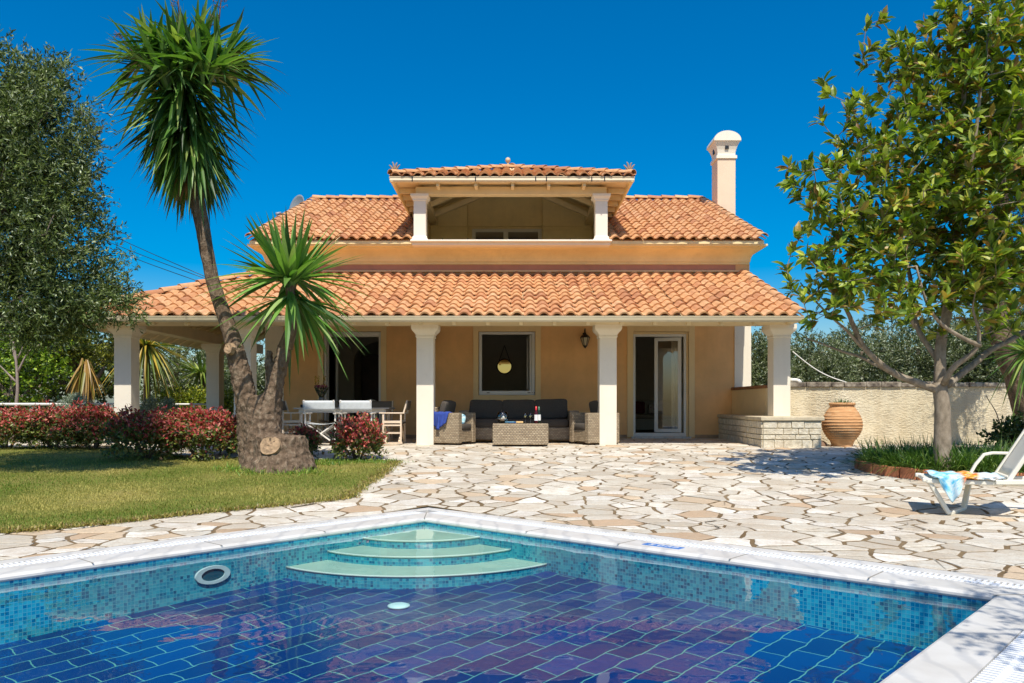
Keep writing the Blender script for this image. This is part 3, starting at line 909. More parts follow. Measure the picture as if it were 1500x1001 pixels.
# rooms
def room(x0, x1, y0, y1, z0, z1, mat):
    mb = MB()
    mb.add([(x0,y0,z0),(x1,y0,z0),(x1,y1,z0),(x0,y1,z0),(x0,y0,z1),(x1,y0,z1),(x1,y1,z1),(x0,y1,z1)], [(0,1,2,3),(7,6,5,4),(3,2,6,7),(0,3,7,4),(2,1,5,6)])
    return obj('room', mb, mat, house)
r1 = room(-5.85, -2.25, YW+.29, 24.5, .004, 2.95, M['grey_room'])
r2 = room(-2.15, 1.9, YW+.29, 23.4, .004, 2.95, M['grey_room'])
r3 = room(2.0, 5.6, YW+.29, 23.6, .004, 2.95, M['grey_room'])
# inner wall with an arch, dark cupboard behind it
mb = MB(); ya = 22.3
xa, xb_ = X(518, ya), -2.3; zc_ = 2.05; rx = .95; xm = xa + rx
arc = [(xa + rx - rx*math.cos(a), zc_ + .62*math.sin(a)) for a in [math.pi*k/24 for k in range(25)]]
mb.prism([(-5.84, ya, .005), (xa, ya, .005)] + [(x, ya, z) for x, z in arc] + [(xa+2*rx, ya, .005), (-2.26, ya, .005), (-2.26, ya, 2.94), (-5.84, ya, 2.94)], (0, .14, 0))
obj('arched_partition', mb, M['grey_room'], r1)
# roofs --------------------------------------------------------------
TP, TR = .262, .365
def tile_field(u0, u1, L, frame, clip=None, seed=0):
    """rows of barrel tiles on a plane. frame(u, v, h) -> point; v runs up the slope from the eave"""
    r = random.Random(seed); mb = MB()
    nc = int(round((u1-u0)/TP)); p = (u1-u0)/nc; nr = max(1, int(math.ceil(L/TR)))
    K = 8
    def prof(k):
        f = k / K
        if f < .12 or f > .88: return 0.0
        a = (f - .12) / .76 * math.pi
        return .072 * math.sin(a) ** .75
    for c in range(nc):
        cu = u0 + c*p; cj = r.uniform(-.006, .006)
        for q in range(nr):
            v0 = q*TR - .02 + r.uniform(-.022, .020); v1 = min(q*TR + TR + .05, L)
            if v0 >= L: continue
            dj = r.uniform(-.005, .012); du = cj + r.uniform(-.009, .009); sk = r.uniform(-.022, .022)
            vs = []; uv = []
            for (vv, lift) in ((v0, .040), ((v0+v1)/2, .020), (v1, .0)):
                tap = 1.0 if vv == v0 else (.97 if vv != v1 else .92)
                for k in range(K+1):
                    uu = cu + du + p*.5 + (k/K - .5)*p*1.06*tap + sk*(vv-v0)
                    vs.append(frame(uu, vv, prof(k) + lift + dj)); uv.append((c + .5 + seed*100, q + .5))
            n = K+1
            fs = [(j*n+k, j*n+k+1, (j+1)*n+k+1, (j+1)*n+k) for j in range(2) for k in range(K)]
            mb.add(vs, fs, uv, True)
            lo = []; 
            for k in range(n):
                uu = cu + du + p*.5 + (k/K - .5)*p*1.06
                lo.append(frame(uu, v0, prof(k) + .040 + dj))
            for k in range(n):
                uu = cu + du + p*.5 + (k/K - .5)*p*.93
                lo.append(frame(uu, v0 + .004, max(prof(k)*.80, 0) + .018 + dj))
            mb.add(lo, [(k+1, k, k+n, k+n+1) for k in range(K)], [(c+.5+seed*100, q+.5)]*len(lo), False)
    return mb
def clip_mesh(o, planes):
    bm = bmesh.new(); bm.from_mesh(o.data)
    for co, no in planes:
        bmesh.ops.bisect_plane(bm, geom=bm.verts[:] + bm.edges[:] + bm.faces[:], plane_co=co, plane_no=no, clear_outer=True)
    bm.to_mesh(o.data); bm.free()
def plane_frame(o, u, v):
    o, u, v = Vector(o), Vector(u).normalized(), Vector(v).normalized(); n = u.cross(v)
    return lambda a, b, h: o + u*a + v*b + n*h
def caps(mb, pts_a, pts_b, r=.10, step=.40, seed=3):
    """row of half round cap tiles from a to b"""
    a, b = Vector(pts_a), Vector(pts_b); L = (b-a).length; n = max(1, int(L/step)); d = (b-a)/L
    rr = random.Random(seed); x = d.cross(Vector((0,0,1))).normalized(); z = x.cross(d)
    for k in range(n):
        p0 = a + d*(k*L/n - .03); p1 = a + d*((k+1)*L/n + .02); K = 8; vs = []
        j = Vector((rr.uniform(-.006,.006), 0, rr.uniform(-.004,.01)))
        for p, q, lf in ((p0, r*1.05, .022), (p1, r*.9, 0)):
            for m in range(K+1):
                t_ = math.pi*m/K
                vs.append(p + j + x*(math.cos(t_)*q) + z*(math.sin(t_)*q*.85 + lf))
        for p, q, lf in ((p0, r*.88, .022),):
            for m in range(K+1):
                t_ = math.pi*m/K
                vs.append(p + j + x*(math.cos(t_)*q) + z*(math.sin(t_)*q*.85 + lf))
        fs = [(m, m+1, K+1+m+1, K+1+m) for m in range(K)]; n0 = 2*(K+1)
        mb.add(vs, fs, [(k + .5 + seed*37, .5 + seed)]*len(vs), True)
        mb.add([vs[m] for m in range(K+1)] + [vs[n0+m] for m in range(K+1)], [(m+1, m, K+1+m, K+2+m) for m in range(K)], [(k + .5 + seed*37, .5 + seed)]*(2*(K+1)), False)
# porch roof
YE, ZE, YT, ZT = 15.41, 2.552, YW, 4.02; XLE, XRE = -9.05, 5.72
sv = Vector((0, YT-YE, ZT-ZE)); Ls = sv.length
fr1 = plane_frame((0, YE, ZE), (1,0,0), sv)
hipd = Vector((XL-XLE, YT-YE, 0)); hipn = Vector((-hipd.y, hipd.x, 0)).normalized()    # points to the left/front side
pr = obj('porch_roof', tile_field(XLE-.1, XRE, Ls, fr1, seed=1), M['tile'], house)
loc = Vector((0, YW, 0))
clip_mesh(pr, [(Vector((XLE, YE, 0)) - loc, hipn)])
sv2 = Vector((XL-XLE, 0, ZT-ZE))
fr2 = plane_frame((XLE, 0, ZE), (0,-1,0), sv2)
mb = tile_field(-25.5, -YE + .1, sv2.length, fr2, seed=2)
pl = obj('side_slope', mb, M['tile'], pr)
clip_mesh(pl, [(Vector((XLE, YE, 0)) - loc, -hipn)])
mb = MB(); caps(mb, (XLE+.05, YE+.07, ZE+.06), (XL-.02, YT-.03, ZT+.07), .11, .42, 4)
obj('hip_cap', mb, M['tile'], pr); mb = MB()
caps(mb, fr1(XRE-.06, -.02, .07), fr1(XRE-.06, Ls-.05, .07), .10, .42, 5)
obj('verge_cap', mb, M['tile'], pr)
# boarded underside, rafters, beam
mb = MB()
def slab(q, th):
    mb.prism(q, (0,0,-th))
slab([(XLE+.02, YE+.02, ZE-.02), (XRE-.02, YE+.02, ZE-.02), (XRE-.02, YT, ZT-.02), (XL, YT, ZT-.02)], .06)
slab([(XLE+.02, YE+.02, ZE-.022), (XL, YT, ZT-.022), (XL, 25.4, ZT-.022), (XLE+.02, 25.4, ZE-.022)], .06)
sf = objs('soffit', mb, M['timber'], pr)[0]
mb = MB()
for k in range(16):       # dark joints between boards on the left wing, raised battens
    y = 16.2 + k*.56
    xt = XL if y > YT else XLE + (y-YE)/(YT-YE)*(XL-XLE) - .05
    mb.bar((XLE+.04, y, ZE-.105), (xt, y, ZE-.105 + (xt-XLE)/(XL-XLE)*(ZT-ZE)), .05, .045)
for k in range(22):
    x = -8.4 + k*.66
    yt = YT-.02 if x > XL else YE + (x-XLE)/(XL-XLE)*(YT-YE) - .05
    mb.bar((x, YE+.05, ZE-.12), (x, yt, ZE-.12 + (yt-YE)/(YT-YE)*(ZT-ZE)), .07, .08)
objs('rafter', mb, M['timber'], pr)
mb = MB()
mb.box(-8.3, 5.72, 16.12, 16.42, 2.47, 2.74)
mb.box(-8.28, -7.98, 16.43, 25.2, 2.47, 2.74)
objs('porch_beam', mb, M['timber'], house, bevel=.01)
mb = MB()
mb.box(XLE+.03, XRE-.03, YE+.03, 16.11, 2.462, 2.495)
obj('eave_board', mb, M['timber'], house)
def gutter(mb, a, b, out, zt, w=.12, h=.115):
    """box gutter with a rounded belly, section swept from a to b"""
    a, b, out = Vector(a), Vector(b), Vector(out)
    sec = [(0, 0), (0, -h*.55), (.02, -h*.85), (.045, -h), (.085, -h*.95), (.108, -h*.7), (w, -h*.35), (w+.004, -.018), (w+.012, -.014), (w+.012, 0), (w-.006, 0), (w-.012, -h*.3), (.012, -h*.3), (.012, 0)]
    n = len(sec); vs = []
    for p in (a, b):
        for d, z in sec: vs.append((p.x + out.x*d, p.y + out.y*d, zt + z))
    mb.add(vs, [(i, (i+1) % n, (i+1) % n + n, i + n) for i in range(n)] + [tuple(range(n))[::-1], tuple(range(n, 2*n))], smooth=False)
mb = MB()
gutter(mb, (XLE-.1, YE+.02, 0), (XRE-.02, YE+.02, 0), (0,-1,0), 2.56)
gt = obj('gutter', mb, M['gutter'], house)
mb = MB(); gutter(mb, (XLE+.02, YE-.08, 0), (XLE+.02, 25.4, 0), (-1,0,0), 2.557); obj('side_gutter', mb, M['gutter'], gt)
# columns
def column(cx, cy, z0, zt=2.475):
    mb = MB(); h = .175
    mb.squarecol(cx, cy, [(h, h+.01, z0), (h, h+.01, zt-.27), (h+.012, h+.02, zt-.268), (h+.02, h+.028, zt-.245), (h+.012, h+.02, zt-.225), (h+.02, h+.03, zt-.20), (h+.045, h+.055, zt-.165), (h+.085, h+.09, zt-.125), (h+.095, h+.10, zt-.10), (h+.10, h+.105, zt-.095), (h+.10, h+.105, zt)])
    return obj('column', mb, M['white_render'], house, bevel=.008)
for px in (179.5, 355, 622.5, 890.8): column(X(px, 16.1), 16.285, -.06)
column(X(1145.5, 16.1), 16.285, .59)
column(-8.13, 21.5, -.02)
# cornice of the upper storey
def sweep_u(mb, prof, x0, x1, yf, yb):
    """profile (outset, z) along left side, front, right side"""
    vs = []
    for k in range(4):
        for d, z in prof:
            vs.append({0:(x0-d*.5, yb, z), 1:(x0-d*.5, yf-d, z), 2:(x1+d*.5, yf-d, z), 3:(x1+d*.5, yb, z)}[k])
    n = len(prof)
    mb.add(vs, [(k*n+j, (k+1)*n+j, (k+1)*n+j+1, k*n+j+1) for k in range(3) for j in range(n-1)])
mb = MB()
cor = [(.001, 4.27), (.03, 4.275), (.03, 4.325), (.055, 4.33), (.07, 4.36)]
for k in range(9):
    a = math.pi/2*k/8; cor.append((.07 + .36*(1-math.cos(a)), 4.36 + .27*math.sin(a)))
cor = [(p, q if q < 4.34 else 4.33 + (q-4.33)*.82) for p, q in cor] + [(.43, 4.585), (.47, 4.59), (.47, 4.62), (.58, 4.625), (.58, 4.665), (.3, 4.70)]
sweep_u(mb, cor, XL + .0, XR - .03, YW, YB)
obj('cornice', mb, M['cornice'], house)
mb = MB(); mb.box(XL+.01, XR-.02, YW-.07, YW+.05, 4.088, 4.122); obj('flashing', mb, M['trim'], house)
mb = MB(); mb.box(XL+.25, XR-.35, YW-.012, YW+.05, 4.13, 4.262); obj('cornice_shade_band', mb, plain('cornice_shade_pink', srgb(188,134,108), .85, .1, 3), house)  # shade below the cornice, painted as a darker pink strip
# main roof
YM, ZM, YR, ZR = 18.66, 4.74, 24.9, 7.30; XML, XMR = -6.28, 6.03
DX0, DX1 = X(604.5, 18.7), X(893, 18.7)
sm_ = Vector((0, YR-YM, ZR-ZM)); Lm = sm_.length
frm = plane_frame((0, YM, ZM), (1,0,0), sm_)
roof = obj('roof', tile_field(XML, DX0-.02, Lm, frm, seed=6), M['tile'], house)
obj('right_slope', tile_field(DX1+.02, XMR, Lm, frm, seed=7), M['tile'], roof)
ym2 = 22.75; f0 = (ym2-YM)/(YR-YM); sm2 = sm_ * (1-f0)
fr3 = plane_frame(Vector((0, YM, ZM)) + sm_*f0, (1,0,0), sm2)
obj('upper_slope', tile_field(DX0-.02, DX1+.02, sm2.length, fr3, seed=8), M['tile'], roof)
sb = Vector((0, -(31.0-YR), ZR-ZM+.1))
obj('rear_slope', tile_field(-XMR, -XML, sb.length, plane_frame((0, 31.0, ZM-.1), (-1,0,0), Vector((0, -(31.0-YR), ZR-ZM+.1))), seed=9), M['tile'], roof)
mb = MB()
caps(mb, (XML, YR, ZR+.05), (XMR, YR, ZR+.05), .12, .42, 11)
obj('ridge_cap', mb, M['tile'], roof)
for xq, sq in ((XML+.07, 12), (XMR-.07, 13)):
    mb = MB(); caps(mb, frm(xq, -.05, .07), frm(xq, Lm, .07), .10, .42, sq); obj('verge_cap', mb, M['tile'], roof)
mb = MB()
for x0, x1 in ((XML+.03, DX0), (DX1, XMR-.03)):
    mb.prism([(x0, YM+.03, ZM-.01), (x1, YM+.03, ZM-.01), (x1, YR, ZR-.02), (x0, YR, ZR-.02)], (0,0,-.07))
mb.prism([(XML+.03, 30.9, ZM-.1), (XMR-.03, 30.9, ZM-.1), (XMR-.03, YR+.01, ZR-.02), (XML+.03, YR+.01, ZR-.02)], (0,0,-.07))
mb.prism([(DX0, ym2, ZM+(ym2-YM)*.4103-.01), (DX1, ym2, ZM+(ym2-YM)*.4103-.01), (DX1, YR, ZR-.02), (DX0, YR, ZR-.02)], (0,0,-.07))
objs('roof_deck', mb, M['cornice'], roof)
mb = MB()
for x, s in ((XL, -1), (XR-.02, 1)):
    mb.add([(x, YW, 4.4), (x, YB+1, 4.4), (x, YB+1, 4.75), (x, YR, ZR-.10), (x, YW, 4.86)], [(0,1,2,3,4) if s > 0 else (4,3,2,1,0)])
objs('gable', mb, M['peach'], house)
# chimney
yc = 23.0; cxl, cxr = X(1051, yc), X(1077.5, yc); cc = (cxl+cxr)/2; hw = (cxr-cxl)/2; ycen = yc + .32
mb = MB(); mb.squarecol(cc, ycen, [(hw, .32, 4.0), (hw, .32, 8.04)])
ch = obj('chimney', mb, M['pink_render'], house, bevel=.008)
mb = MB()
pr_ = [(hw+.035, .355, 8.041), (hw+.035, .355, 8.13), (hw-.005, .315, 8.135), (hw-.005, .315, 8.2), (hw+.012, .332, 8.30), (hw+.045, .365, 8.40), (hw+.095, .415, 8.50), (hw+.115, .435, 8.53)]
mb.squarecol(cc, ycen, pr_)
cap_ = obj('chimney_cap', mb, M['white_render'], ch)
mb = MB(); R0 = hw + .13
poly = [(cc - R0, ycen - .45, 8.532), (cc + R0, ycen - .45, 8.532)] + [(cc + R0*math.cos(a), ycen - .45, 8.55 + .27*math.sin(a)) for a in [math.pi*k/20 for k in range(21)]]
mb.prism(poly, (0, .90, 0)); obj('vault', mb, M['white_render'], ch)
mb = MB(); mb.box(cc-.055, cc+.055, ycen-.368, ycen-.30, 8.31, 8.42); mb.box(cc-hw-.045, cc-hw-.0, ycen-.06, ycen+.06, 8.27, 8.40); objs('vent', mb, M['black'], ch)
# balcony dormer
YD = 18.62
mb = MB(); mb.box(DX0-.03, DX1+.03, YD-.16, YW+.2, 4.672, 4.715); mb.box(DX0, DX1, YD-.08, YW+.16, 4.60, 4.671)
dorm = obj('dormer_sill', mb, M['white_render'], house, bevel=.008)
def dcol(cx):
    mb = MB(); h = .145
    mb.squarecol(cx, YD+.12, [(h+.06, h+.06, 4.716), (h+.06, h+.06, 4.735), (h+.03, h+.03, 4.76), (h+.03, h+.03, 4.80), (h, h, 4.83), (h, h, 5.66), (h+.02, h+.02, 5.67), (h+.02, h+.02, 5.70), (h+.06, h+.06, 5.75), (h+.07, h+.07, 5.76), (h+.07, h+.07, 5.82)])
    obj('dormer_column', mb, M['white_render'], house, bevel=.006)
dcol(X(615, YD)); dcol(X(881, YD))
mb = MB(); mb.box(DX0+.08, DX1-.08, YD, YD+.26, 5.822, 6.0); mb.box(DX0+.08, DX0+.30, YD+.27, 22.0, 5.822, 6.0); mb.box(DX1-.30, DX1-.08, YD+.27, 22.0, 5.822, 6.0)
objs('dormer_beam', mb, M['timber'], house, bevel=.008)
EX = 2.83; YE2, ZE2, DP = 18.18, 6.115, .35
mb = MB(); gutter(mb, (-EX, YE2+.1, 0), (EX, YE2+.1, 0), (0,-1,0), 6.115, .10, .125)
dg = obj('dormer_gutter', mb, M['gutter'], house)
mb = MB(); gutter(mb, (-EX+.1, YE2+.0, 0), (-EX+.1, 22.2, 0), (-1,0,0), 6.113, .10, .115); gutter(mb, (EX-.1, YE2+.0, 0), (EX-.1, 22.2, 0), (1,0,0), 6.113, .10, .115)
objs('side_gutter', mb, M['cornice'], dg)
mb = MB()
for px in (602.5, 696, 785, 801, 868, 887): mb.box(X(px,18)-.012, X(px,18)+.012, YE2-.012, YE2+.005, 6.0, 6.11)
objs('bracket', mb, M['black'], dg)
mb = MB()
for px in (641, 697, 751, 804, 856): mb.box(X(px, 18.3)-.035, X(px, 18.3)+.035, YE2+.11, YD-.001, 5.92, 6.03)
for k in range(5):
    for s in (-1, 1): mb.box(min(s*(EX-.12), s*2.3), max(s*(EX-.12), s*2.3), 18.9+k*.6, 18.97+k*.6, 5.92, 6.03)
objs('rafter_tail', mb, M['timber'], dg)
mb = MB()
mb.add([(-EX+.06, YE2+.1, 6.07), (EX-.06, YE2+.1, 6.07), (EX-.06, YD+.1, 6.07), (-EX+.06, YD+.1, 6.07)], [(0,1,2,3)])
for s in (-1, 1): mb.add([(s*(EX-.06), YD+.1, 6.07), (s*2.1, YD+.1, 6.07), (s*2.1, 22, 6.07), (s*(EX-.06), 22, 6.07)], [(0,1,2,3)])
objs('dormer_soffit', mb, M['timber'], house, solid=.02)
rz_ = ZE2 + EX*DP; yap = YE2 + EX
slv = Vector((0, EX, EX*DP)); Ld = slv.length
dfr = obj('dormer_roof', tile_field(-EX, EX, Ld, plane_frame((0, YE2, ZE2), (1,0,0), slv), seed=14), M['tile'], house)
clip_mesh(dfr, [(Vector((-EX, YE2, 0))-loc, Vector((-1, 1, 0))), (Vector((EX, YE2, 0))-loc, Vector((1, 1, 0)))])
for s, sd_ in ((-1, 15), (1, 16)):
    fr_ = plane_frame((s*EX, 0, ZE2), (0, s, 0), Vector((-s*EX, 0, EX*DP)))
    a0, a1 = (YE2, 24.4) if s > 0 else (-24.4, -YE2)
    o_ = obj('dormer_side_slope', tile_field(a0, a1, Ld, fr_, seed=sd_), M['tile'], dfr)
    clip_mesh(o_, [(Vector((s*EX, YE2, 0))-loc, Vector((-s, -1, 0)))])
mb = MB()
for s, q in ((-1, 17), (1, 18)):
    mb = MB(); caps(mb, (s*(EX-.03), YE2+.03, ZE2+.06), (0, yap, rz_+.06), .10, .40, q); obj('hip_cap', mb, M['tile'], dfr)
mb = MB(); caps(mb, (0, yap, rz_+.06), (0, 24.6, rz_+.06), .11, .42, 19)
obj('ridge_cap', mb, M['tile'], dfr)
# inner ceiling of the balcony follows the hips
mb = MB(); e2 = EX-.35; zi = ZE2 + .35*DP - .06
ax = (0, YE2+EX, ZE2+EX*DP-.06)
mb.add([(-e2, YE2+.35, zi), (e2, YE2+.35, zi), ax], [(0,2,1)])
mb.add([(-e2, YE2+.35, zi), ax, (0, 22.6, ax[2]), (-e2, 22.6, zi)], [(0,1,2,3)]); mb.add([(e2, YE2+.35, zi), ax, (0, 22.6, ax[2]), (e2, 22.6, zi)], [(3,2,1,0)])
obj('dormer_ceiling', mb, M['timber'], house)
mb = MB()
for s in (-1, 1):
    mb.bar((s*2.2, YD+.25, 5.92), (s*.05, yap-.05, ax[2]-.30), .10, .12)
    for y in (20.1, 21.2): mb.bar((s*2.2, y, 5.90), (0, y, ax[2]-.22), .10, .12)
mb.bar((0, yap+.1, ax[2]-.18), (0, 22, ax[2]-.18), .12, .16)
objs('dormer_rafter', mb, M['timber'], house)
# balcony walls, glazed doors
YBW = 21.9
mb = MB(); bx0, bx1 = X(684, YBW), X(795.5, YBW)
mb.box(DX0+.09, bx0, YBW, YBW+.2, 3.5, 7.2); mb.box(bx1, DX1-.09, YBW, YBW+.2, 3.5, 7.2)
dz1 = Z(334.5, YBW+.3); dxa, dxb = X(691.5, YBW+.3), X(793.5, YBW+.3)
mb.box(bx0, dxa, YBW+.3, YBW+.5, 3.5, 7.2); mb.box(dxb, bx1, YBW+.3, YBW+.5, 3.5, 7.2); mb.box(dxa, dxb, YBW+.3, YBW+.5, dz1, 7.2)
mb.box(bx0-.02, bx0, YBW+.2, YBW+.5, 3.5, 7.2); mb.box(bx1, bx1+.02, YBW+.2, YBW+.5, 3.5, 7.2)
mb.box(DX0+.02, DX0+.08, YD+.40, 22.3, 4.72, 6.05); mb.box(DX1-.08, DX1-.02, YD+.40, 22.3, 4.72, 6.05)
mb.box(DX0+.02, DX0+.08, YW+.05, 22.3, 3.5, 4.719); mb.box(DX1-.08, DX1-.02, YW+.05, 22.3, 3.5, 4.719)
mb.box(DX0+.081, DX1-.081, YW+.02, 22.3, 3.42, 3.5)
mb.box(DX0+.081, DX1-.081, YW+.021, YW+.16, 3.5, 4.56)
bal = obj('balcony_wall', mb, M['cornice'], house)
mb = MB()
for a, b in ((DX0+.10, bx0+.0), (bx1, DX1-.10)):
    for z_, d_ in ((5.80, .05), (5.85, .03), (5.69, .025)): mb.box(a, b, YBW-d_, YBW-.001, z_, z_+.045)
for z_, d_ in ((5.86, .05), (5.80, .03)): mb.box(bx0+.001, bx1-.001, YBW+.3-d_, YBW+.299, z_, z_+.04)
objs('moulding', mb, M['cornice'], bal)
mb = MB(); frame_rect(mb, dxa, dxb, 3.51, dz1, YBW+.32, YBW+.40, .10, .1, .10); xm_ = (dxa+dxb)/2 - .03
mb.box(xm_-.07, xm_+.07, YBW+.325, YBW+.39, 3.61, dz1-.101)
bd = obj('balcony_door', mb, M['pvc'], house, bevel=.004)
mb = MB(); mb.box(dxa+.1, dxb-.1, YBW+.36, YBW+.37, 3.6, dz1-.1); obj('pane', mb, M['glass'], bd)
mb = MB(); mb.add([(dxa-.1,YBW+.51,3.5),(dxb+.1,YBW+.51,3.5),(dxb+.1,24,3.5),(dxa-.1,24,3.5),(dxa-.1,YBW+.51,5.79),(dxb+.1,YBW+.51,5.79),(dxb+.1,24,5.79),(dxa-.1,24,5.79)], [(0,1,2,3),(7,6,5,4),(3,2,6,7),(0,3,7,4),(2,1,5,6)])
obj('balcony_room', mb, M['grey_room'], bd)
mb = MB(); mb.box(dxa+.12, dxb-.12, YBW+.62, YBW+.66, 4.1, dz1-.25)
obj('blind', mb, plain('slatted_blind', srgb(176,160,130), .8, .15, 20), bd)
# roof ornaments: clay palmettes at the corners, ball finial
def palmette(cx, cy, s):
    mb = MB(); mb.squarecol(cx, cy, [(.05,.05,6.19),(.045,.045,6.27)])
    for dx, h in ((-.10, .16), (-.035, .23), (.035, .22), (.095, .17)):
        mb.tube([(cx, cy, 6.25), (cx+dx*.5, cy, 6.25+h*.45), (cx+dx, cy, 6.25+h*.85), (cx+dx*1.1+.02*(1 if dx > 0 else -1), cy, 6.25+h)], [.028, .024, .018, .01], 7)
    obj('palmette', mb, plain('weathered_clay', srgb(150,126,104), .9, .3, 20), dfr)
palmette(-EX+.10, YE2+.10, 1); palmette(EX-.10, YE2+.10, 1)
mb = MB(); fx = X(744, 19.0); fz = Z(243, 19.0)
fx, fy = 0.0 - .02, yap - .1
fx = X(744, fy); fz = rz_ + .10
mb.lathe([(r__*.68, fz + z__*.68) for r__, z__ in [(.06, -.03), (.05, .05), (.03, .08), (.065, .11), (.095, .16), (.105, .2), (.09, .255), (.05, .295), (.01, .305)]], (fx, fy, 0), 18)
obj('finial', mb, plain('pale_clay', srgb(206,180,146), .9, .25, 16), dfr)
# ================================================================== FURNITURE AND GARDEN OBJECTS
def rot(p, a): return Vector((p[0]*math.cos(a)-p[1]*math.sin(a), p[0]*math.sin(a)+p[1]*math.cos(a), p[2]))
def cushion(mb, x0, x1, y0, y1, z0, z1, Mx=None, puff=.03, n=10, power=.28):
    """soft box: a rounded superellipsoid-like pillow"""
    cx, cy, cz = (x0+x1)/2, (y0+y1)/2, (z0+z1)/2; hx, hy, hz = (x1-x0)/2, (y1-y0)/2, (z1-z0)/2
    vs = []; fs = []; nu, nv = 28, 12
    sg = lambda c, e: math.copysign(abs(c)**e, c)
    for j in range(nv+1):
        ph = -math.pi/2 + math.pi*j/nv
        for i in range(nu):
            th = 2*math.pi*i/nu
            p = Vector((cx + hx*sg(math.cos(ph), power)*sg(math.cos(th), power), cy + hy*sg(math.cos(ph), power)*sg(math.sin(th), power), cz + hz*sg(math.sin(ph), power)))
            w = mnoise.noise(p*7 + Vector((x0, y0, 0)))*.012
            p += Vector((w, w*.6, w))
            vs.append(Mx @ p if Mx is not None else p)
    for j in range(nv):
        for i in range(nu):
            i2 = (i+1) % nu; fs.append((j*nu+i, j*nu+i2, (j+1)*nu+i2, (j+1)*nu+i))
    mb.add(vs, fs, smooth=True)

# --- dining set
def director_chair(label, wood, canvas):
    r = local_thing('director_chair', label, 'chair', 'folding director chairs around the dining table')
    hw, hd = .30, .23
    for sx in (-1, 1):
        for sy in (-1, 1):
            mb = MB(); mb.bar((sx*hw, sy*hd*.8, 0.02), (sx*hw, sy*hd*.8, .63 if sy > 0 else .64), .028, .034); obj('leg', mb, wood, r, bevel=.004)
        mb = MB(); mb.box(sx*hw-.028, sx*hw+.028, -hd-.03, hd+.04, .641, .668); obj('armrest', mb, wood, r, bevel=.006)
        mb = MB(); mb.bar((sx*hw, -hd-.01, .669), (sx*(hw-.005), -hd-.085, .92), .028, .032); obj('back_post', mb, wood, r, bevel=.004)
        mb = MB(); mb.bar((sx*hw, -hd*.95, .03), (sx*hw, hd*.95, .03), .034, .03); mb.bar((sx*hw, -hd*.79, .24), (sx*hw, hd*.79, .24), .022, .03); mb.bar((sx*hw, -hd*.79, .47), (sx*hw, hd*.79, .47), .026, .05); mb.bar((sx*hw, -hd*.79, .40), (sx*hw, hd*.79, .40), .022, .03)
        obj('side_rail', mb, wood, r)
    for sy in (-1, 1):
        mb = MB(); y = sy*hd*.62
        mb.bar((-hw+.02, y, .05), (hw-.03, y, .44), .026, .036, up=(0,1,0)); mb.bar((hw-.02, y+.03*sy, .05), (-hw+.03, y+.03*sy, .44), .026, .036, up=(0,1,0))
        obj('cross_leg', mb, wood, r, bevel=.003)
    mb = MB(); mb.grid(lambda s, t_: (-hw+.02 + (2*hw-.04)*s, -hd + .02 + (2*hd-.02)*t_, .462 - .03*math.sin(math.pi*s)), 10, 4); obj('seat', mb, canvas, r, solid=.008)
    mb = MB(); mb.grid(lambda s, t_: (-hw-.018 + (2*hw+.036)*s, -hd-.055 - .028*t_ - .03*math.sin(math.pi*s), .71 + .20*t_), 12, 4); obj('backrest', mb, canvas, r, solid=.010)
    return r
M['shaded_whitewood'] = plain('shaded_white_chair_wood', srgb(226,204,176), .5, .06, 6)  # white chair wood with the porch shade put into its colour
c1 = director_chair('white canvas director chair turned away from us, nearer the yucca stump', M['whitewood'], M['canvas'])
c1.location = (X(471.5, 15.9), 15.95, 0)
dup(c1, (X(524, 15.9), 15.95, 0), .02, 'white canvas director chair turned away from us, behind the round red bush')
c3 = director_chair('shade-toned director chair with taupe back seen side on at the right end of the table', M['shaded_whitewood'], M['greycanvas'])
c3.location = (X(577, 16.6), 16.65, 0); c3.rotation_euler.z = math.radians(90)
dup(c3, (X(433, 17.0), 17.0, 0), math.radians(-90), 'shade-toned director chair at the left table end beside the yucca stump')
c4 = dup(c3, (X(488, 17.9), 17.9, 0), math.radians(180), 'taupe director chair facing us across the table, next to the flower vase')
dup(c3, (X(553, 17.9), 17.9, 0), math.radians(180), 'taupe director chair facing us across the table, farther from the flower vase')
tb = thing('dining_table', 'long pale dining table on the porch with director chairs around it', 'table', (X(505,17), 17.05, 0))
mb = MB(); mb.box(X(437,17), X(574,17), 16.62, 17.48, .735, .765); obj('tabletop', mb, plain('grey_table_top', srgb(186,180,168), .5, .06), tb, bevel=.006)
mb = MB(); mb.box(X(443,17), X(568,17), 16.70, 17.40, .66, .734); obj('apron', mb, M['whitewood'], tb)
for px in (446, 565):
    for y in (16.73, 17.37):
        mb = MB(); mb.box(X(px,17)-.03, X(px,17)+.03, y-.03, y+.03, 0, .659); obj('leg', mb, M['whitewood'], tb)
vx, vy = X(471, 17.1), 17.1
vs_ = thing('flower_vase', 'grey glass vase with a cone shaped bouquet of dried flowers on the table', 'vase', (vx, vy, .765))
mb = MB(); mb.lathe([(.05,.766),(.055,.80),(.05,.87),(.056,.95),(.062,.985)], (vx,vy,0), 20); obj('vase', mb, plain('smoky_glass', srgb(120,118,112), .15, .2, 20), vs_)
V=[];Fc=[];Cc=[]
def blob_leaves(n, fn, cols, ln=(.03,.06), wd=(.008,.016)):
    Vs=[];Fs=[];Cs=[]
    for i in range(n):
        p, d = fn(); d = Vector(d).normalized(); s = d.cross(Vector((random.uniform(-1,1), random.uniform(-1,1), random.uniform(-1,1)))).normalized()
        L = random.uniform(*ln); w = random.uniform(*wd); o = len(Vs)
        Vs += [p, p + d*L*.5 + s*w, p + d*L, p + d*L*.5 - s*w]; Fs.append((o,o+1,o+2,o+3)); Cs.append(tuple(k*random.uniform(.7,1.25) for k in random.choice(cols)))
    return np.array([tuple(v) for v in Vs]), Fs, np.array(Cs)
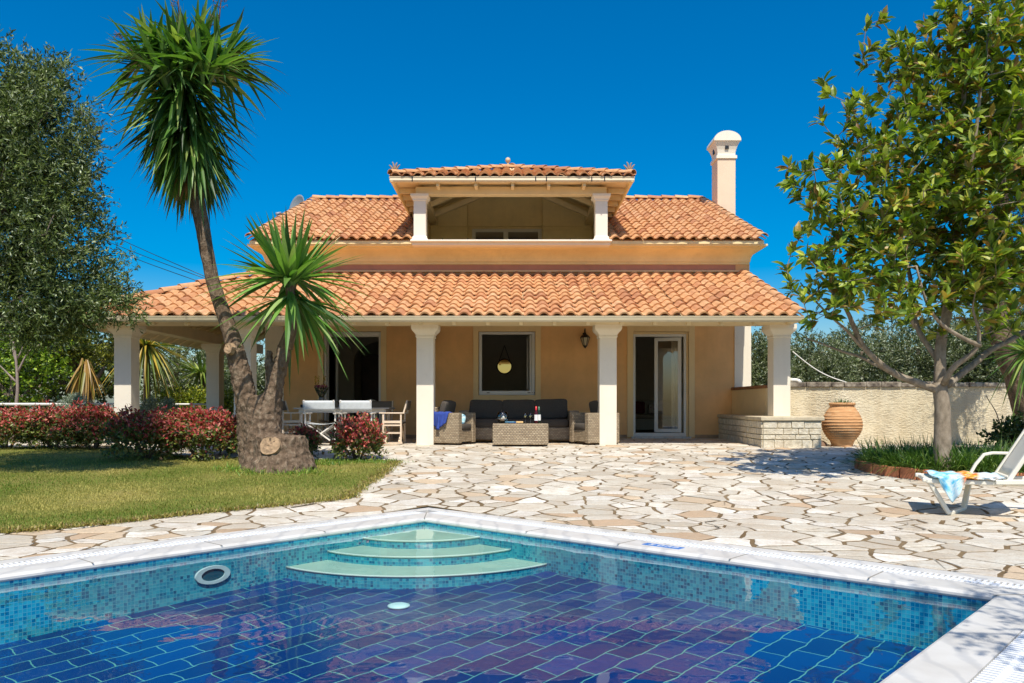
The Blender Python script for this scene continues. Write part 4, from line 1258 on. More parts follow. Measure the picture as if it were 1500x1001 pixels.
def fn():
    t_ = random.random(); a = random.uniform(0, 6.283); r = (.03 + .13*t_)*random.uniform(.7,1)
    return Vector((vx + r*math.cos(a), vy + r*math.sin(a), .97 + .22*t_)), (math.cos(a)*.5, math.sin(a)*.5, 1)
v_, f_, c_ = blob_leaves(420, fn, [srgb(70,80,60), srgb(104,104,84), srgb(60,64,44)]); npobj('greenery', v_, f_, M['leaf_dull'], vs_, c_)
def fn():
    a = random.uniform(0, 6.283); r = .15*math.sqrt(random.random())
    return Vector((vx + r*math.cos(a), vy + r*math.sin(a), 1.18 + random.uniform(0,.06))), (random.uniform(-1,1), random.uniform(-1,1), .6)
v_, f_, c_ = blob_leaves(260, fn, [srgb(150,50,80), srgb(190,120,130), srgb(210,190,170), srgb(120,40,70)], (.02,.05), (.012,.02)); npobj('blossom', v_, f_, M['leaf_dull'], vs_, c_)
def fn():
    k = random.choice((-.07,.07,-.13)); t_ = random.random()
    return Vector((vx + k + random.uniform(-.015,.015), vy + random.uniform(-.02,.02), 1.2 + .24*t_)), (random.uniform(-1,1), random.uniform(-1,1), .8)
v_, f_, c_ = blob_leaves(200, fn, [srgb(196,160,50), srgb(170,130,40)], (.02,.04), (.006,.01)); npobj('flower_spike', v_, f_, M['leaf_dull'], vs_, c_)
bx = thing('speaker', 'small black box lying at the left end of the dining table', 'box', (X(446,17), 16.9, .765))
mb = MB(); mb.box(X(443,17), X(450,17), 16.82, 16.98, .766, .835); obj('case', mb, M['black'], bx, bevel=.012)
# glasses and jugs standing on the table near the open door
for px, h_, lab in ((497, .13, 'clear tumbler on the dining table, left of the pair'), (504, .16, 'taller clear tumbler on the dining table, right of the pair')):
    g_ = MB(); gx0 = X(px, 17.2); g_.lathe([(.028,.766),(.034,.766+h_),(.031,.766+h_),(.025,.775)], (gx0,17.2,0), 16, cap=False); go = obj('tumbler', g_, M['clearglass']); tag(go, lab, 'glass', 'tumblers on the dining table')
# white plastic chair indoors
pc = thing('plastic_chair', 'white plastic armchair with slatted round back inside the dining room', 'chair', (X(541,20.3), 20.3, 0))
px0 = X(541, 20.3)
mb = MB(); mb.box(px0-.24, px0+.24, 20.05, 20.5, .42, .45); obj('seat', mb, M['plastic'], pc, bevel=.01)
mb = MB(); mb.tube([(px0 + .25*math.cos(a)*(1 if abs(math.cos(a)) < .9 else 1), 20.5 + .04, .62 + .33*math.sin(a)) for a in [math.pi*k/16 for k in range(17)]], .028, 8); mb.tube([(px0-.25,20.54,.62),(px0-.24,20.5,.44)], .026, 8); mb.tube([(px0+.25,20.54,.62),(px0+.24,20.5,.44)], .026, 8); mb.tube([(px0-.2,20.54,.84),(px0,20.55,.81),(px0+.2,20.54,.84)], .022, 8)
for dx in (-.1,-.03,.03,.1): mb.bar((px0+dx*.8,20.52,.45),(px0+dx,20.545,.82),.03,.02)
obj('backrest', mb, M['plastic'], pc)
for dx in (-.21,.21):
    for y in (20.08,20.46):
        mb = MB(); mb.bar((px0+dx,y,.419),(px0+dx*1.1,y+(y-20.27)*.15,.006),.035); obj('leg', mb, M['plastic'], pc)
    mb = MB(); mb.bar((px0+dx*1.15,20.5,.66),(px0+dx*1.15,20.1,.63),.045,.025); mb.bar((px0+dx*1.12,20.1,.62),(px0+dx*1.1,20.1,.44),.03); obj('armrest', mb, M['plastic'], pc)
cb = thing('cupboard', 'dark wooden cupboard behind the arch in the dining room', 'cupboard', (-3.6, 23.4, 0))
mb = MB(); mb.box(-4.45,-2.6,23.2,23.9,.006,2.3); obj('carcass', mb, M['dark_wood'], cb, bevel=.01)
for k in range(3):
    mb = MB(); mb.box(-4.42+k*.61,-3.85+k*.61,23.17,23.199,.1,2.22); dd = obj('cupboard_door', mb, M['dark_wood'], cb, bevel=.008)
    mb = MB(); mb.lathe([(.015,0),(.02,.02),(.0,.03)],(0,0,0),10); 
    mb.v = [(-3.9+k*.61+v[0], 23.168-v[2], 1.1+v[1]) for v in mb.v]; obj('knob', mb, plain('brass', srgb(170,140,80), .3, .1, metallic=1.0), dd)
# mirror(s) in the middle room
def hung_mirror(cx, cy, cz, R, label, ax='y'):
    r = thing('hanging_mirror', label, 'mirror', (cx, cy, cz), 'round mirrors on straps in the middle room')
    e = Vector((1,0,0)) if ax == 'y' else Vector((0,1,0)); nn = Vector((0,-1,0)) if ax == 'y' else Vector((1,0,0)); up = Vector((0,0,1)); c = Vector((cx,cy,cz))
    mb = MB(); mb.add([c + nn*.03] + [c + nn*.03 + (e*math.cos(a) + up*math.sin(a))*R*.93 for a in [2*math.pi*k/40 for k in range(40)]], [(0,k+1,(k+1)%40+1) for k in range(40)]); 
    obj('glass', mb, M['mirror'], r)
    mb = MB(); mb.tube([c + nn*.025 + (e*math.cos(a) + up*math.sin(a))*R for a in [2*math.pi*k/40 for k in range(41)]], .017, 8, False); obj('frame', mb, M['black'], r)
    mb = MB()
    for s in (-1, 1): mb.bar(c + nn*.02 + e*s*R*.78 + up*R*.62, c + nn*.02 + up*R*2.9, .018, .012, up=(0,1,0))
    obj('strap', mb, M['black'], r)
    return r
ym_ = 23.36
hung_mirror(X(739,ym_), ym_, Z(537,ym_), .215, 'round black framed mirror on a strap seen through the middle of the window')
hung_mirror(-2.11, 20.6+.9, Z(542,21.4), .2, 'round mirror seen edge on at the left side of the window', 'x')
# right room: sofa with cushions, curtain
sf_ = thing('indoor_sofa', 'low pale sofa with cushions inside the room behind the open glass door', 'sofa', (3.9, 22.9, 0))
mb = MB(); mb.box(2.6,5.5,22.5,23.4,.10,.42); obj('base', mb, M['grey_room'], sf_, bevel=.03)
mb = MB(); cushion(mb,2.62,5.48,22.48,23.2,.42,.56); obj('seat_cushion', mb, plain('beige_fabric', srgb(150,136,112), .9, .1), sf_)
mb = MB(); mb.box(2.6,5.5,23.3,23.55,.10,.95); obj('backrest', mb, M['grey_room'], sf_, bevel=.04)
ic = MB(); cushion(ic,X(929,22.8),X(946,22.8),22.9,23.1,.57,.92); o_ = obj('cushion', ic, plain('maroon_fabric', srgb(92,34,40), .9, .15)); tag(o_, 'maroon square cushion on the indoor sofa', 'cushion')
M['floral'] = None
t = NT('floral_fabric'); co = t.coord(); vv = t.n('ShaderNodeTexVoronoi', Scale=14.0); t.l(co, vv.inputs['Vector'])
M['floral'] = t.done(t.pbr(t.ramp(vv.outputs['Distance'], [(.2, srgb(150,60,60)), (.35, srgb(200,180,160)), (.6, srgb(190,176,150))]), .9))
ic = MB(); cushion(ic,X(951,22.8),X(965,22.8),22.85,23.05,.57,.84); o_ = obj('cushion', ic, M['floral']); tag(o_, 'pale floral cushion on the indoor sofa beside the maroon one', 'cushion')
mb = MB(); mb.grid(lambda s, t_: (X(983,19.9) + (.36 - .14*math.sin(math.pi*min(1,(1-t_)*1.4))*.6)*s*1.0 + .0, 19.85 + .05*math.sin(s*22), .03 + 2.7*t_), 40, 12)
o_ = obj('curtain', mb, plain('pale_curtain', srgb(214,204,176), .9, .06), None, solid=.004); tag(o_, 'long pale curtain hanging behind the glass of the right door', 'curtain')

# --- rattan lounge set
M['wicker2'] = M['wicker']
def armchair(label):
    r = local_thing('rattan_armchair', label, 'armchair', 'rattan armchairs on the porch')
    w, d = .78, .76      # faces +y in local space
    mb = MB(); mb.box(-w/2, -w/2+.15, -d/2, d/2, .04, .66); mb.box(w/2-.15, w/2, -d/2, d/2, .04, .66); mb.box(-w/2+.151, w/2-.151, -d/2, d/2-.02, .06, .30); mb.box(-w/2+.151, w/2-.151, -d/2, -d/2+.15, .301, .78)
    obj('wicker_frame', mb, M['wicker'], r, bevel=.018, seg=3)
    mb = MB(); cushion(mb, -w/2+.155, w/2-.155, -d/2+.12, d/2-.0, .30, .44); obj('seat_cushion', mb, M['charcoal'], r)
    Mx = Matrix.Translation((0, -d/2+.20, .43)) @ Matrix.Rotation(math.radians(-16), 4, 'X')
    mb = MB(); cushion(mb, -w/2+.15, w/2-.15, -.07, .07, 0, .50, Mx, power=.28); obj('back_cushion', mb, M['charcoal'], r)
    for sx in (-1,1):
        for sy in (-1,1):
            mb = MB(); mb.box(sx*(w/2-.05)-.02, sx*(w/2-.05)+.02, sy*(d/2-.05)-.02, sy*(d/2-.05)+.02, 0, .06); obj('foot', mb, M['black'], r)
    return r
aL = armchair('rattan armchair on the left with a blue towel over its arm, beside the porch column')
angL = math.radians(-90-24)
# near front corner of the left chair at px 672: local corner (right arm front) -> (+w/2, +d/2)
def place(o, ang, corner, target):
    q = rot((corner[0], corner[1], 0), ang); o.location = (target[0]-q.x, target[1]-q.y, 0); o.rotation_euler.z = ang
place(aL, angL, (.39, .38), (X(672,15.95), 15.95))
angR = math.radians(90+26)
aR = dup(aL, (0,0,0), 0, 'rattan armchair on the right half hidden by the porch column under the lantern')
place(aR, angR, (-.39, .38), (X(862,16.0), 16.0))
so = thing('rattan_sofa', 'three seat rattan sofa with charcoal cushions under the window', 'sofa', (X(760,17), 17.3, 0))
x0, x1, yf, yb = X(672,17.0), X(848,17.0), 17.0, 17.85
mb = MB(); mb.box(x0, x0+.2, yf, yb, .05, .70); mb.box(x1-.2, x1, yf, yb, .05, .70); mb.box(x0+.201, x1-.201, yf+.015, yb, .07, .335); mb.box(x0+.201, x1-.201, yb-.16, yb, .336, .80)
obj('wicker_frame', mb, M['wicker'], so, bevel=.018, seg=3)
for x in (x0+.06, x1-.06):
    for y in (yf+.06, yb-.06):
        mb = MB(); mb.box(x-.025, x+.025, y-.025, y+.025, 0, .06); obj('foot', mb, M['black'], so)
ws = (x1-x0-.4)/3
for k in range(3):
    a = x0+.2+k*ws
    mb = MB(); cushion(mb, a+.004, a+ws-.004, yf-.01, yb-.15, .335, .515); obj('seat_cushion', mb, M['charcoal'], so)
    Mx = Matrix.Translation((a+ws/2, yb-.27, .51)) @ Matrix.Rotation(math.radians(-12), 4, 'X') @ Matrix.Rotation((.02,-.01,-.03)[k], 4, 'Y')
    mb = MB(); cushion(mb, -ws/2-.006, ws/2+.006, -.08, .09, 0, (.43,.435,.45)[k], Mx, power=.26); obj('back_cushion', mb, M['charcoal'], so)
tx0, tx1 = X(721.5,15.5), X(803.5,15.5)
ct = thing('coffee_table', 'low rattan coffee table in front of the sofa', 'coffee table', ((tx0+tx1)/2, 15.8, 0))
mb = MB(); mb.box(tx0, tx1, 15.5, 16.12, .035, .455); obj('wicker_body', mb, M['wicker'], ct, bevel=.02, seg=3)
mb = MB(); mb.box(tx0+.03, tx1-.03, 15.53, 16.09, .456, .464); obj('glass_top', mb, M['clearglass'], ct)
for x in (tx0+.05, tx1-.05):
    for y in (15.55, 16.07):
        mb = MB(); mb.box(x-.025, x+.025, y-.025, y+.025, 0, .036); obj('foot', mb, M['black'], ct)
# on the coffee table
ZTB = .465
gx0, gy0 = X(736.3,15.75), 15.75
gb = thing('glass_bowl', 'round glass bowl of shells and sand on the coffee table', 'bowl', (gx0, gy0, ZTB))
mb = MB(); mb.lathe([(.045,ZTB+.001),(.10,ZTB+.03),(.125,ZTB+.085),(.118,ZTB+.15),(.088,ZTB+.22),(.085,ZTB+.222),(.114,ZTB+.15),(.12,ZTB+.085),(.095,ZTB+.036),(.0,ZTB+.012)], (gx0,gy0,0), 32, cap=False); obj('bowl', mb, M['clearglass'], gb)
mb = MB(); mb.lathe([(.0,ZTB+.014),(.09,ZTB+.036),(.112,ZTB+.07),(.08,ZTB+.078),(.0,ZTB+.08)], (gx0,gy0,0), 24, cap=False); obj('sand', mb, plain('shell_sand', srgb(214,176,150), .95, .3, 60, .5, 120), gb)
mb = MB()
for dx, dy, a in ((-.03,-.02,.4),(.04,0,2.0),(.0,.04,1.2),(.05,-.04,.2)):
    mb.tube([(gx0+dx,gy0+dy,ZTB+.07),(gx0+dx+.03*math.cos(a),gy0+dy,ZTB+.10),(gx0+dx+.05*math.cos(a),gy0+dy,ZTB+.14)],[.02,.016,.004],8)
obj('shell', mb, plain('white_shell', srgb(236,230,218), .5, .1), gb)
bk = thing('magazine', 'blue covered magazines spread on the coffee table', 'magazine', (X(751,15.7),15.7,ZTB))
mb = MB(); Mx = Matrix.Translation((X(751,15.72),15.72,ZTB)) @ Matrix.Rotation(.3,4,'Z'); mb.box(-.11,.11,-.14,.14,.001,.014,Mx); obj('lower_issue', mb, plain('blue_cover', srgb(34,74,140), .4, .2, 14), bk)
mb = MB(); Mx = Matrix.Translation((X(748,15.68),15.68,ZTB)) @ Matrix.Rotation(-.2,4,'Z'); mb.box(-.09,.09,-.12,.12,.015,.026,Mx); obj('upper_issue', mb, plain('pale_cover', srgb(120,170,196), .4, .3, 14), bk)
mb = MB(); Mx = Matrix.Translation((X(761,15.62),15.62,ZTB)) @ Matrix.Rotation(.1,4,'Z'); mb.box(-.07,.07,-.04,.06,.001,.034,Mx); o_ = obj('wooden_box', mb, plain('pale_wood', srgb(206,168,110), .6, .15), None, bevel=.006); tag(o_, 'small pale wooden box on the coffee table beside the magazines', 'box')
def wineglass(px, y, lab):
    gx = X(px, y); r = thing('wine_glass', lab, 'wine glass', (gx, y, ZTB), 'wine glasses on the coffee table')
    mb = MB(); mb.lathe([(.034,ZTB+.001),(.033,ZTB+.004),(.006,ZTB+.010),(.0045,ZTB+.085),(.015,ZTB+.095),(.036,ZTB+.125),(.039,ZTB+.15),(.031,ZTB+.2),(.0295,ZTB+.2),(.036,ZTB+.15),(.033,ZTB+.127),(.0,ZTB+.098)], (gx,y,0), 24, cap=False); obj('glass', mb, M['clearglass'], r)
    mb = MB(); mb.lathe([(.0,ZTB+.1),(.032,ZTB+.127),(.0355,ZTB+.145),(.0,ZTB+.1455)], (gx,y,0), 20, cap=False); obj('white_wine', mb, plain('pale_wine', srgb(214,200,120), .1, .02), r)
wineglass(769.5, 15.66, 'stemmed glass of white wine, the left one of the pair beside the bottles')
wineglass(777, 15.64, 'stemmed glass of white wine standing next to the red capped bottle')
def bottle(px, y, lab, body, cap, h=.33):
    gx = X(px, y); r = thing('wine_bottle', lab, 'bottle', (gx, y, ZTB), 'wine bottles on the coffee table')
    mb = MB(); mb.lathe([(.034,ZTB+.001),(.0375,ZTB+.01),(.0375,ZTB+h*.58),(.03,ZTB+h*.66),(.0155,ZTB+h*.74),(.0145,ZTB+h)], (gx,y,0), 24); obj('bottle', mb, body, r)
    mb = MB(); mb.lathe([(.0165,ZTB+h*.77),(.0165,ZTB+h+.002),(.0,ZTB+h+.003)], (gx,y,0), 18, cap=False); obj('capsule', mb, cap, r)
    mb = MB(); mb.lathe([(.0385,ZTB+h*.14),(.0385,ZTB+h*.5)], (gx,y,0), 24, cap=False); obj('label', mb, plain('paper_label', srgb(222,220,216), .7, .06, 40), r)
bottle(785.3, 15.7, 'dark wine bottle with bright red capsule and white label', plain('dark_red_bottle', srgb(70,22,26), .15, .1), plain('red_foil', srgb(206,44,52), .35, .05))
bottle(789.5, 15.95, 'dark green wine bottle with green capsule behind the red capped one', plain('dark_green_bottle', srgb(30,40,28), .15, .1), plain('green_foil', srgb(70,110,84), .35, .05), .325)
# blue towel on the left chair's near arm, pale blue cushion on its seat
tq = lambda lx, ly, z: Vector(aL.location) + rot((lx, ly, z), angL)
def towel(mb):
    def f(s, t_):
        ly = -.28 + .44*s; w = t_
        wob = .02*math.sin(s*13 + 2) + .012*math.sin(s*29)
        if w < .35: q = (.39-.16 + .16*(w/.35)+.012, ly, .672 + .012*math.sin(s*17))
        else:
            k = (w-.35)/.65; L = .36*(1 - .75*abs(s-.45)**1.1) 
            q = (.39 + .02 + .03*k + wob*k, ly + .05*k*(1 if s < .5 else -1), .672 - L*k)
        return tq(*q)
    mb.grid(f, 26, 14)
mb = MB(); towel(mb); o_ = obj('towel', mb, plain('royal_blue_towel', srgb(44,66,140), .95, .3, 6, .4, 120), None, solid=.012); tag(o_, 'crumpled royal blue towel hanging over the arm of the left rattan armchair', 'towel')
mb = MB(); Mx = Matrix.Translation(tq(.08, .20, .52)) @ Matrix.Rotation(angL, 4, 'Z') @ Matrix.Rotation(math.radians(65), 4, 'Y')
t = NT('pale_blue_patterned_fabric'); co = t.coord(); vv = t.n('ShaderNodeTexVoronoi', Scale=9.0); t.l(co, vv.inputs['Vector'])
M['bluefab'] = t.done(t.pbr(t.ramp(vv.outputs['Distance'], [(.3, srgb(150,196,204)), (.45, srgb(196,216,216)), (.6, srgb(90,140,160))]), .9))
cushion(mb, -.13, .13, -.17, .17, -.045, .045, Mx, power=.6); o_ = obj('cushion', mb, M['bluefab']); tag(o_, 'pale blue patterned cushion on the seat of the left rattan armchair', 'cushion')

# --- lanterns
def lantern(name, label, c, s=1.0, arm=True, grp=None):
    r = thing(name, label, 'lantern', c, grp)
    c = Vector(c)
    prof = [(.035,-.17),(.05,-.15),(.105,.03),(.115,.035),(.10,.06),(.05,.105),(.03,.12),(.018,.15),(.006,.17)]
    mb = MB(); mb.lathe([(a*s, b*s) for a, b in ((.105,.03),(.118,.036),(.10,.06),(.05,.105),(.03,.12),(.018,.15),(.006,.175))], c, 6); mb.lathe([(a*s, b*s) for a, b in ((.0,-.22),(.02,-.20),(.045,-.17),(.052,-.15),(.045,-.145))], c, 6)
    for k in range(6):
        a = 2*math.pi*k/6; d = Vector((math.cos(a), math.sin(a), 0)); mb.bar(c + d*.05*s + Vector((0,0,-.15*s)), c + d*.107*s + Vector((0,0,.035*s)), .012*s)
    if arm: mb.tube([c + Vector((0,0,.16*s)), c + Vector((0,.03,.24*s)), c + Vector((0,.12,.22*s)), c + Vector((0,.19,.08*s))], .014*s, 6); mb.box(c.x-.04*s, c.x+.04*s, c.y+.18*s, c.y+.205*s, c.z-.05*s, c.z+.16*s)
    obj('iron_cage', mb, M['black'], r, smooth=False)
    mb = MB(); mb.lathe([(a*s, b*s) for a, b in ((.046,-.148),(.1,.03))], c, 6, cap=False); obj('glass_panes', mb, plain('milky_glass', srgb(190,176,140), .2, .05), r, smooth=False)
    return r
lantern('wall_lantern', 'black iron wall lantern on the peach wall between window and glass door', (X(856,YW), YW-.21, Z(498,YW)), 1.05)
lantern('wall_lantern', 'black iron wall lantern half hidden behind the porch column left of the window', (X(633.5,YW), YW-.21, Z(497,YW)), 1.05)
lantern('wall_lantern', 'black lantern top showing above the balcony sill, left of the balcony doors', (X(648.5,21.7), 21.7, Z(360,21.7)), 1.1, False)
lantern('wall_lantern', 'black lantern top showing above the balcony sill, right of the balcony doors', (X(835.5,21.7), 21.7, Z(360,21.7)), 1.1, False)

# --- satellite dish on the left gable
yd = 24.0; dc = Vector((X(434,yd), yd, Z(305,yd)))
sd = thing('satellite_dish', 'grey satellite dish with arm standing behind the left roof edge', 'satellite dish', dc)
nrm = Vector((-.62, -.76, .20)).normalized(); e1 = nrm.cross(Vector((0,0,1))).normalized(); e2 = e1.cross(nrm) * -1
e2 = nrm.cross(e1)
if e2.z < 0: e2 = -e2
mb = MB(); nr_, na = 8, 40; vs = []
for i in range(nr_+1):
    r_ = i/nr_
    for k in range(na):
        a = 2*math.pi*k/na
        vs.append(dc + e1*(.37*r_*math.cos(a)) + e2*(.43*r_*math.sin(a)) + nrm*(.09*r_*r_-.09))
mb.add(vs, [(i*na+k, i*na+(k+1)%na, (i+1)*na+(k+1)%na, (i+1)*na+k) for i in range(nr_) for k in range(na)], smooth=True)
obj('reflector', mb, plain('grey_dish', srgb(134,140,142), .5, .05), sd, solid=.012)
mb = MB(); lnb = Vector((X(405,yd-.5), yd-.5, Z(314,yd-.5)))
mb.tube([dc - e2*.40, lnb + Vector((.25,.15,-.22)), lnb], .018, 6); mb.tube([lnb, lnb + (dc-lnb).normalized()*.16], [.05,.035], 10); mb.tube([lnb+Vector((.02,0,-.06)), lnb+Vector((.1,.05,-.2)), lnb+Vector((.3,.1,-.22))], .01, 5)
obj('feed_arm', mb, plain('steel_grey', srgb(150,154,158), .4, .1), sd)
mb = MB(); mb.tube([dc - nrm*.1, dc - nrm*.2 + Vector((.1,.1,-.4)), (XL-.05, yd+.3, dc.z-.9)], .03, 8); obj('mast', mb, M['black'], sd)
# pale lettering in the middle of the dish
mb = MB()
lt = {'S': [(.8,1),(0,1),(0,.5),(.8,.5),(.8,0),(0,0)], 'N': [(0,0),(0,1),(.8,0),(.8,1)], 'F': [(0,0),(0,1),(.8,1)], 'f2': [(0,.5),(.6,.5)]}
def stroke(pts, ox):
    for a, b in zip(pts, pts[1:]):
        pa = dc + e1*(-(ox + a[0]*.07)) + e2*(a[1]*.11 - .0) + nrm*(-.062); pb = dc + e1*(-(ox + b[0]*.07)) + e2*(b[1]*.11) + nrm*(-.062)
        mb.bar(pa, pb, .014, .004, up=tuple(nrm))
stroke(lt['S'], -.12); stroke(lt['N'], -.03); stroke(lt['F'], .06); stroke(lt['f2'], .06)
obj('lettering', mb, M['pvc'], sd)

# --- stone bench wall under the right column
nc_ = Vector((X(1117.5,15.3), 15.3, 0)); le = Vector((X(1053.5,YW), YW, 0)); re_ = X(1203,15.3)
pb = thing('stone_ledge', 'low pale stone block wall with slab top carrying the right porch column', 'wall', nc_)
mb = MB()
poly = [(nc_.x, nc_.y), (re_, nc_.y), (re_, 16.38), (5.42, 16.38), (5.42+.3, YW-.002), (le.x, YW-.002)]
mb.prism([(x, y, -.04) for x, y in poly][::-1], (0,0,.555)); core = obj('core', mb, plain('lime_mortar', srgb(196,182,150), .95, .15, 8, .5, 40), pb)
mb = MB(); g_ = .05
pt = [(nc_.x-g_, nc_.y-g_), (re_+g_, nc_.y-g_), (re_+g_, 16.375), (5.42+.02, 16.39), (5.74, YW-.003), (le.x-g_, YW-.003)]
mb.prism([(x, y, .516) for x, y in pt][::-1], (0,0,.078)); obj('slab_top', mb, plain('weathered_slab', srgb(202,186,154), .85, .2, 5, .6, 30, bdist=.01), pb, bevel=.014)
mb = MB(); rr = random.Random(4)
def ashlar(mb, a, b, nrm, z0, z1):
    L = (b-a).length; d = (b-a)/L; rows = [(z0, .15), (z0+.17, .08), (z0+.265, .11), (z0+.39, .125)]
    for z, h in rows:
        x = 0.0
        while x < L - .02:
            w = min(rr.uniform(.16, .42), L - x)
            if L - x - w < .1: w = L - x
            p0 = a + d*(x+.006); p1 = a + d*(x+w-.006); dep = rr.uniform(.016, .034)
            q = [p0, p1, p1 + nrm*dep, p0 + nrm*dep]; zz = z + .005; hh = h - .0
            vs = [(v.x, v.y, zz) for v in q] + [(v.x, v.y, zz+hh) for v in q]; u_ = (rr.random(), rr.random())
            mb.add(vs, [(0,1,2,3),(7,6,5,4),(0,4,5,1),(1,5,6,2),(2,6,7,3),(3,7,4,0)], [u_]*8)
            x += w
ashlar(mb, nc_.copy(), Vector((re_, nc_.y, 0)), Vector((0,-1,0)), -.02, .5)
dl_ = (le - nc_).normalized(); ashlar(mb, nc_.copy(), le, Vector((-dl_.y, dl_.x, 0)), -.02, .5)
o_ = obj('stone_block', mb, M['ashlar'], pb, bevel=.010)
bmx = bmesh.new(); bmx.from_mesh(o_.data); bmesh.ops.recalc_face_normals(bmx, faces=bmx.faces[:]); bmx.to_mesh(o_.data); bmx.free()
# --- boundary wall
bw = thing('boundary_wall', 'rough cream rendered garden wall topped with dark stones, right of the porch', 'wall', (10, 16.5, 0))
mb = MB(); ywl = 16.42; mb.box(5.74, 18.0, ywl, ywl+.26, -.1, 1.20); obj('render', mb, M['roughwall'], bw)
mb = MB(); x = 5.73
while x < 17.8:
    w = rr.uniform(.22, .55); h = rr.uniform(.075, .11); mb.box(x+.004, x+w-.004, ywl-rr.uniform(.03,.055), ywl+.31, 1.201, 1.201+h); x += w
t = NT('lichened_coping_stone'); co = t.coord(); n1 = t.noise(co, 5, 7, .7)
M['lichen'] = t.done(t.pbr(t.ramp(n1, [(.34, srgb(70,62,54)), (.48, srgb(128,116,100)), (.62, srgb(176,166,146)), (.72, srgb(196,190,176))]), .95, t.bump(n1, .8, .03)))
obj('coping_stone', mb, M['lichen'], bw, bevel=.012)
rw = thing('porch_parapet', 'ochre parapet wall running from the right column back to the house', 'wall', (5.55, 17.8, 0))
mb = MB(); mb.box(5.40, 5.62, 16.70, YW-.01, .595, 1.18); obj('render', mb, M['trim'], rw)
mb = MB(); y = 16.69
while y < YW-.1:
    w = min(rr.uniform(.2,.3), YW-.02-y); mb.box(5.37, 5.65, y+.004, y+w-.004, 1.181, 1.25); y += w
obj('coping_brick', mb, plain('brown_coping_brick', srgb(150,104,66), .9, .25, 8, .5, 40), rw, bevel=.008)
# white pipe and cable on the wall
pp = thing('drain_pipe', 'white plastic pipe elbow lying on top of the boundary wall', 'pipe', (X(1163,16.4), 16.5, 1.3))
mb = MB(); z = 1.345; mb.tube([(X(1150,16.5),16.52,z),(X(1166,16.5),16.52,z),(X(1170,16.5),16.50,z-.015),(X(1171.5,16.5),16.46,z-.06)], .042, 12); obj('pipe', mb, M['pvc'], pp)
mb = MB(); ca = P(1161,515,16.9); cbb = Vector((X(1240,16.55),16.55,1.30)); mb.tube([ca.lerp(cbb, k/12) - Vector((0,0,.10*math.sin(math.pi*k/12))) for k in range(13)], .013, 6); o_ = obj('cable', mb, M['pvc']); tag(o_, 'white cable hanging from the porch column down to the boundary wall', 'cable')
# --- terracotta urn
ux, uy = X(1233.5,15.65), 15.65
ur = thing('terracotta_urn', 'big ribbed terracotta urn standing before the rough garden wall', 'urn', (ux, uy, 0))
key = [(0,.195),(.035,.205),(.05,.2),(.12,.225),(.2,.285),(.28,.335),(.36,.368),(.44,.380),(.52,.374),(.6,.35),(.68,.312),(.75,.268),(.79,.245),(.80,.232),(.825,.224)]
prof = []
def kr(z):
    for (z0, r0), (z1, r1) in zip(key, key[1:]):
        if z0 <= z <= z1: return r0 + (r1-r0)*(z-z0)/(z1-z0)
    return key[-1][1]
ribs = [.17,.215,.255,.30,.345,.395,.45,.51,.57,.63,.70]
zz = 0.0
while zz <= .825:
    r_ = kr(zz) + sum(.011*math.exp(-((zz-q)/.009)**2) for q in ribs)
    prof.append((r_, zz)); zz += .0075
prof += [(.222,.83),(.246,.84),(.252,.86),(.246,.885),(.222,.892),(.205,.888),(.20,.84)]
mb = MB(); mb.lathe([(r_, z-.02) for r_, z in prof], (ux, uy, 0), 48, cap=False); mb.lathe([(.0,.80),(.2,.82)], (ux,uy,0), 24, cap=False)
obj('jar', mb, M['clay'], ur)
mb = MB(); pts = []
mb.grid(lambda s, t_: (X(1207,15.6) + .15*(1-.3*s)*math.cos(t_*6.283)*math.sin(s*1.571), 15.75 + .12*math.sin(t_*6.283)*math.sin(s*1.571), .11*math.cos(s*1.571)), 8, 14); o_ = obj('rock', mb, plain('brown_rock', srgb(128,102,82), .95, .3, 12, .8, 20, bdist=.03)); tag(o_, 'small brown rock at the foot of the terracotta urn', 'rock')
# --- lounger
lg = thing('sun_lounger', 'white plastic sun lounger with raised back at the right edge of the patio', 'sun lounger', (4.8, 8.4, GLOW))
n0 = rel(1357, 702, .775)
s_ = Vector((.36, .933)).normalized(); a_ = Vector((s_.y, -s_.x)); WL = .68
zs = ZC - .775
def LP(t_, w, z): q = n0 + a_*t_ + s_*(w*WL); return Vector((q.x, q.y, z))
TH = .72
mb = MB()
for w in (.03, .97):
    mb.bar(LP(0,w,zs-.02), LP(1.9,w,zs-.02), .055, .05)
for t_ in (.02, .72, 1.88): mb.bar(LP(t_,0,zs-.021), LP(t_,1,zs-.021), .05, .045)
for w in (.04,.96): mb.bar(LP(-.035,w,zs-.012), LP(.03,w,zs-.012), .05, .045)
obj('side_rail', mb, M['plastic'], lg, bevel=.012)
mb = MB()
for k in range(5):
    w = .12 + k*.19; mb.prism([LP(.05,w-.075,zs-.005), LP(TH-.02,w-.075,zs-.005), LP(TH-.02,w+.075,zs-.005), LP(.05,w+.075,zs-.005)], (0,0,-.018))
obj('seat', mb, M['plastic'], lg, bevel=.006)
for w, u in ((.05,.12),(.95,.78)):
    mb = MB(); gz = GLOW + .012
    mb.bar(LP(.03 if w < .5 else .50,w,zs-.03), LP(.22 if w < .5 else .42,u,gz), .055, .045); obj('leg', mb, M['plastic'], lg, bevel=.012)
    mb = MB(); mb.bar(LP(1.15 if w < .5 else 1.55,w,zs-.03), LP(1.35 if w < .5 else 1.45,u,gz), .055, .045); obj('leg', mb, M['plastic'], lg, bevel=.012)
mb = MB(); mb.bar(LP(.22,.12,GLOW+.02), LP(.42,.80,GLOW+.02), .055, .045); mb.bar(LP(1.35,.12,GLOW+.02), LP(1.45,.80,GLOW+.02), .055, .045); objs('foot_bar', mb, M['plastic'], lg, bevel=.012)
bt = math.radians(60)
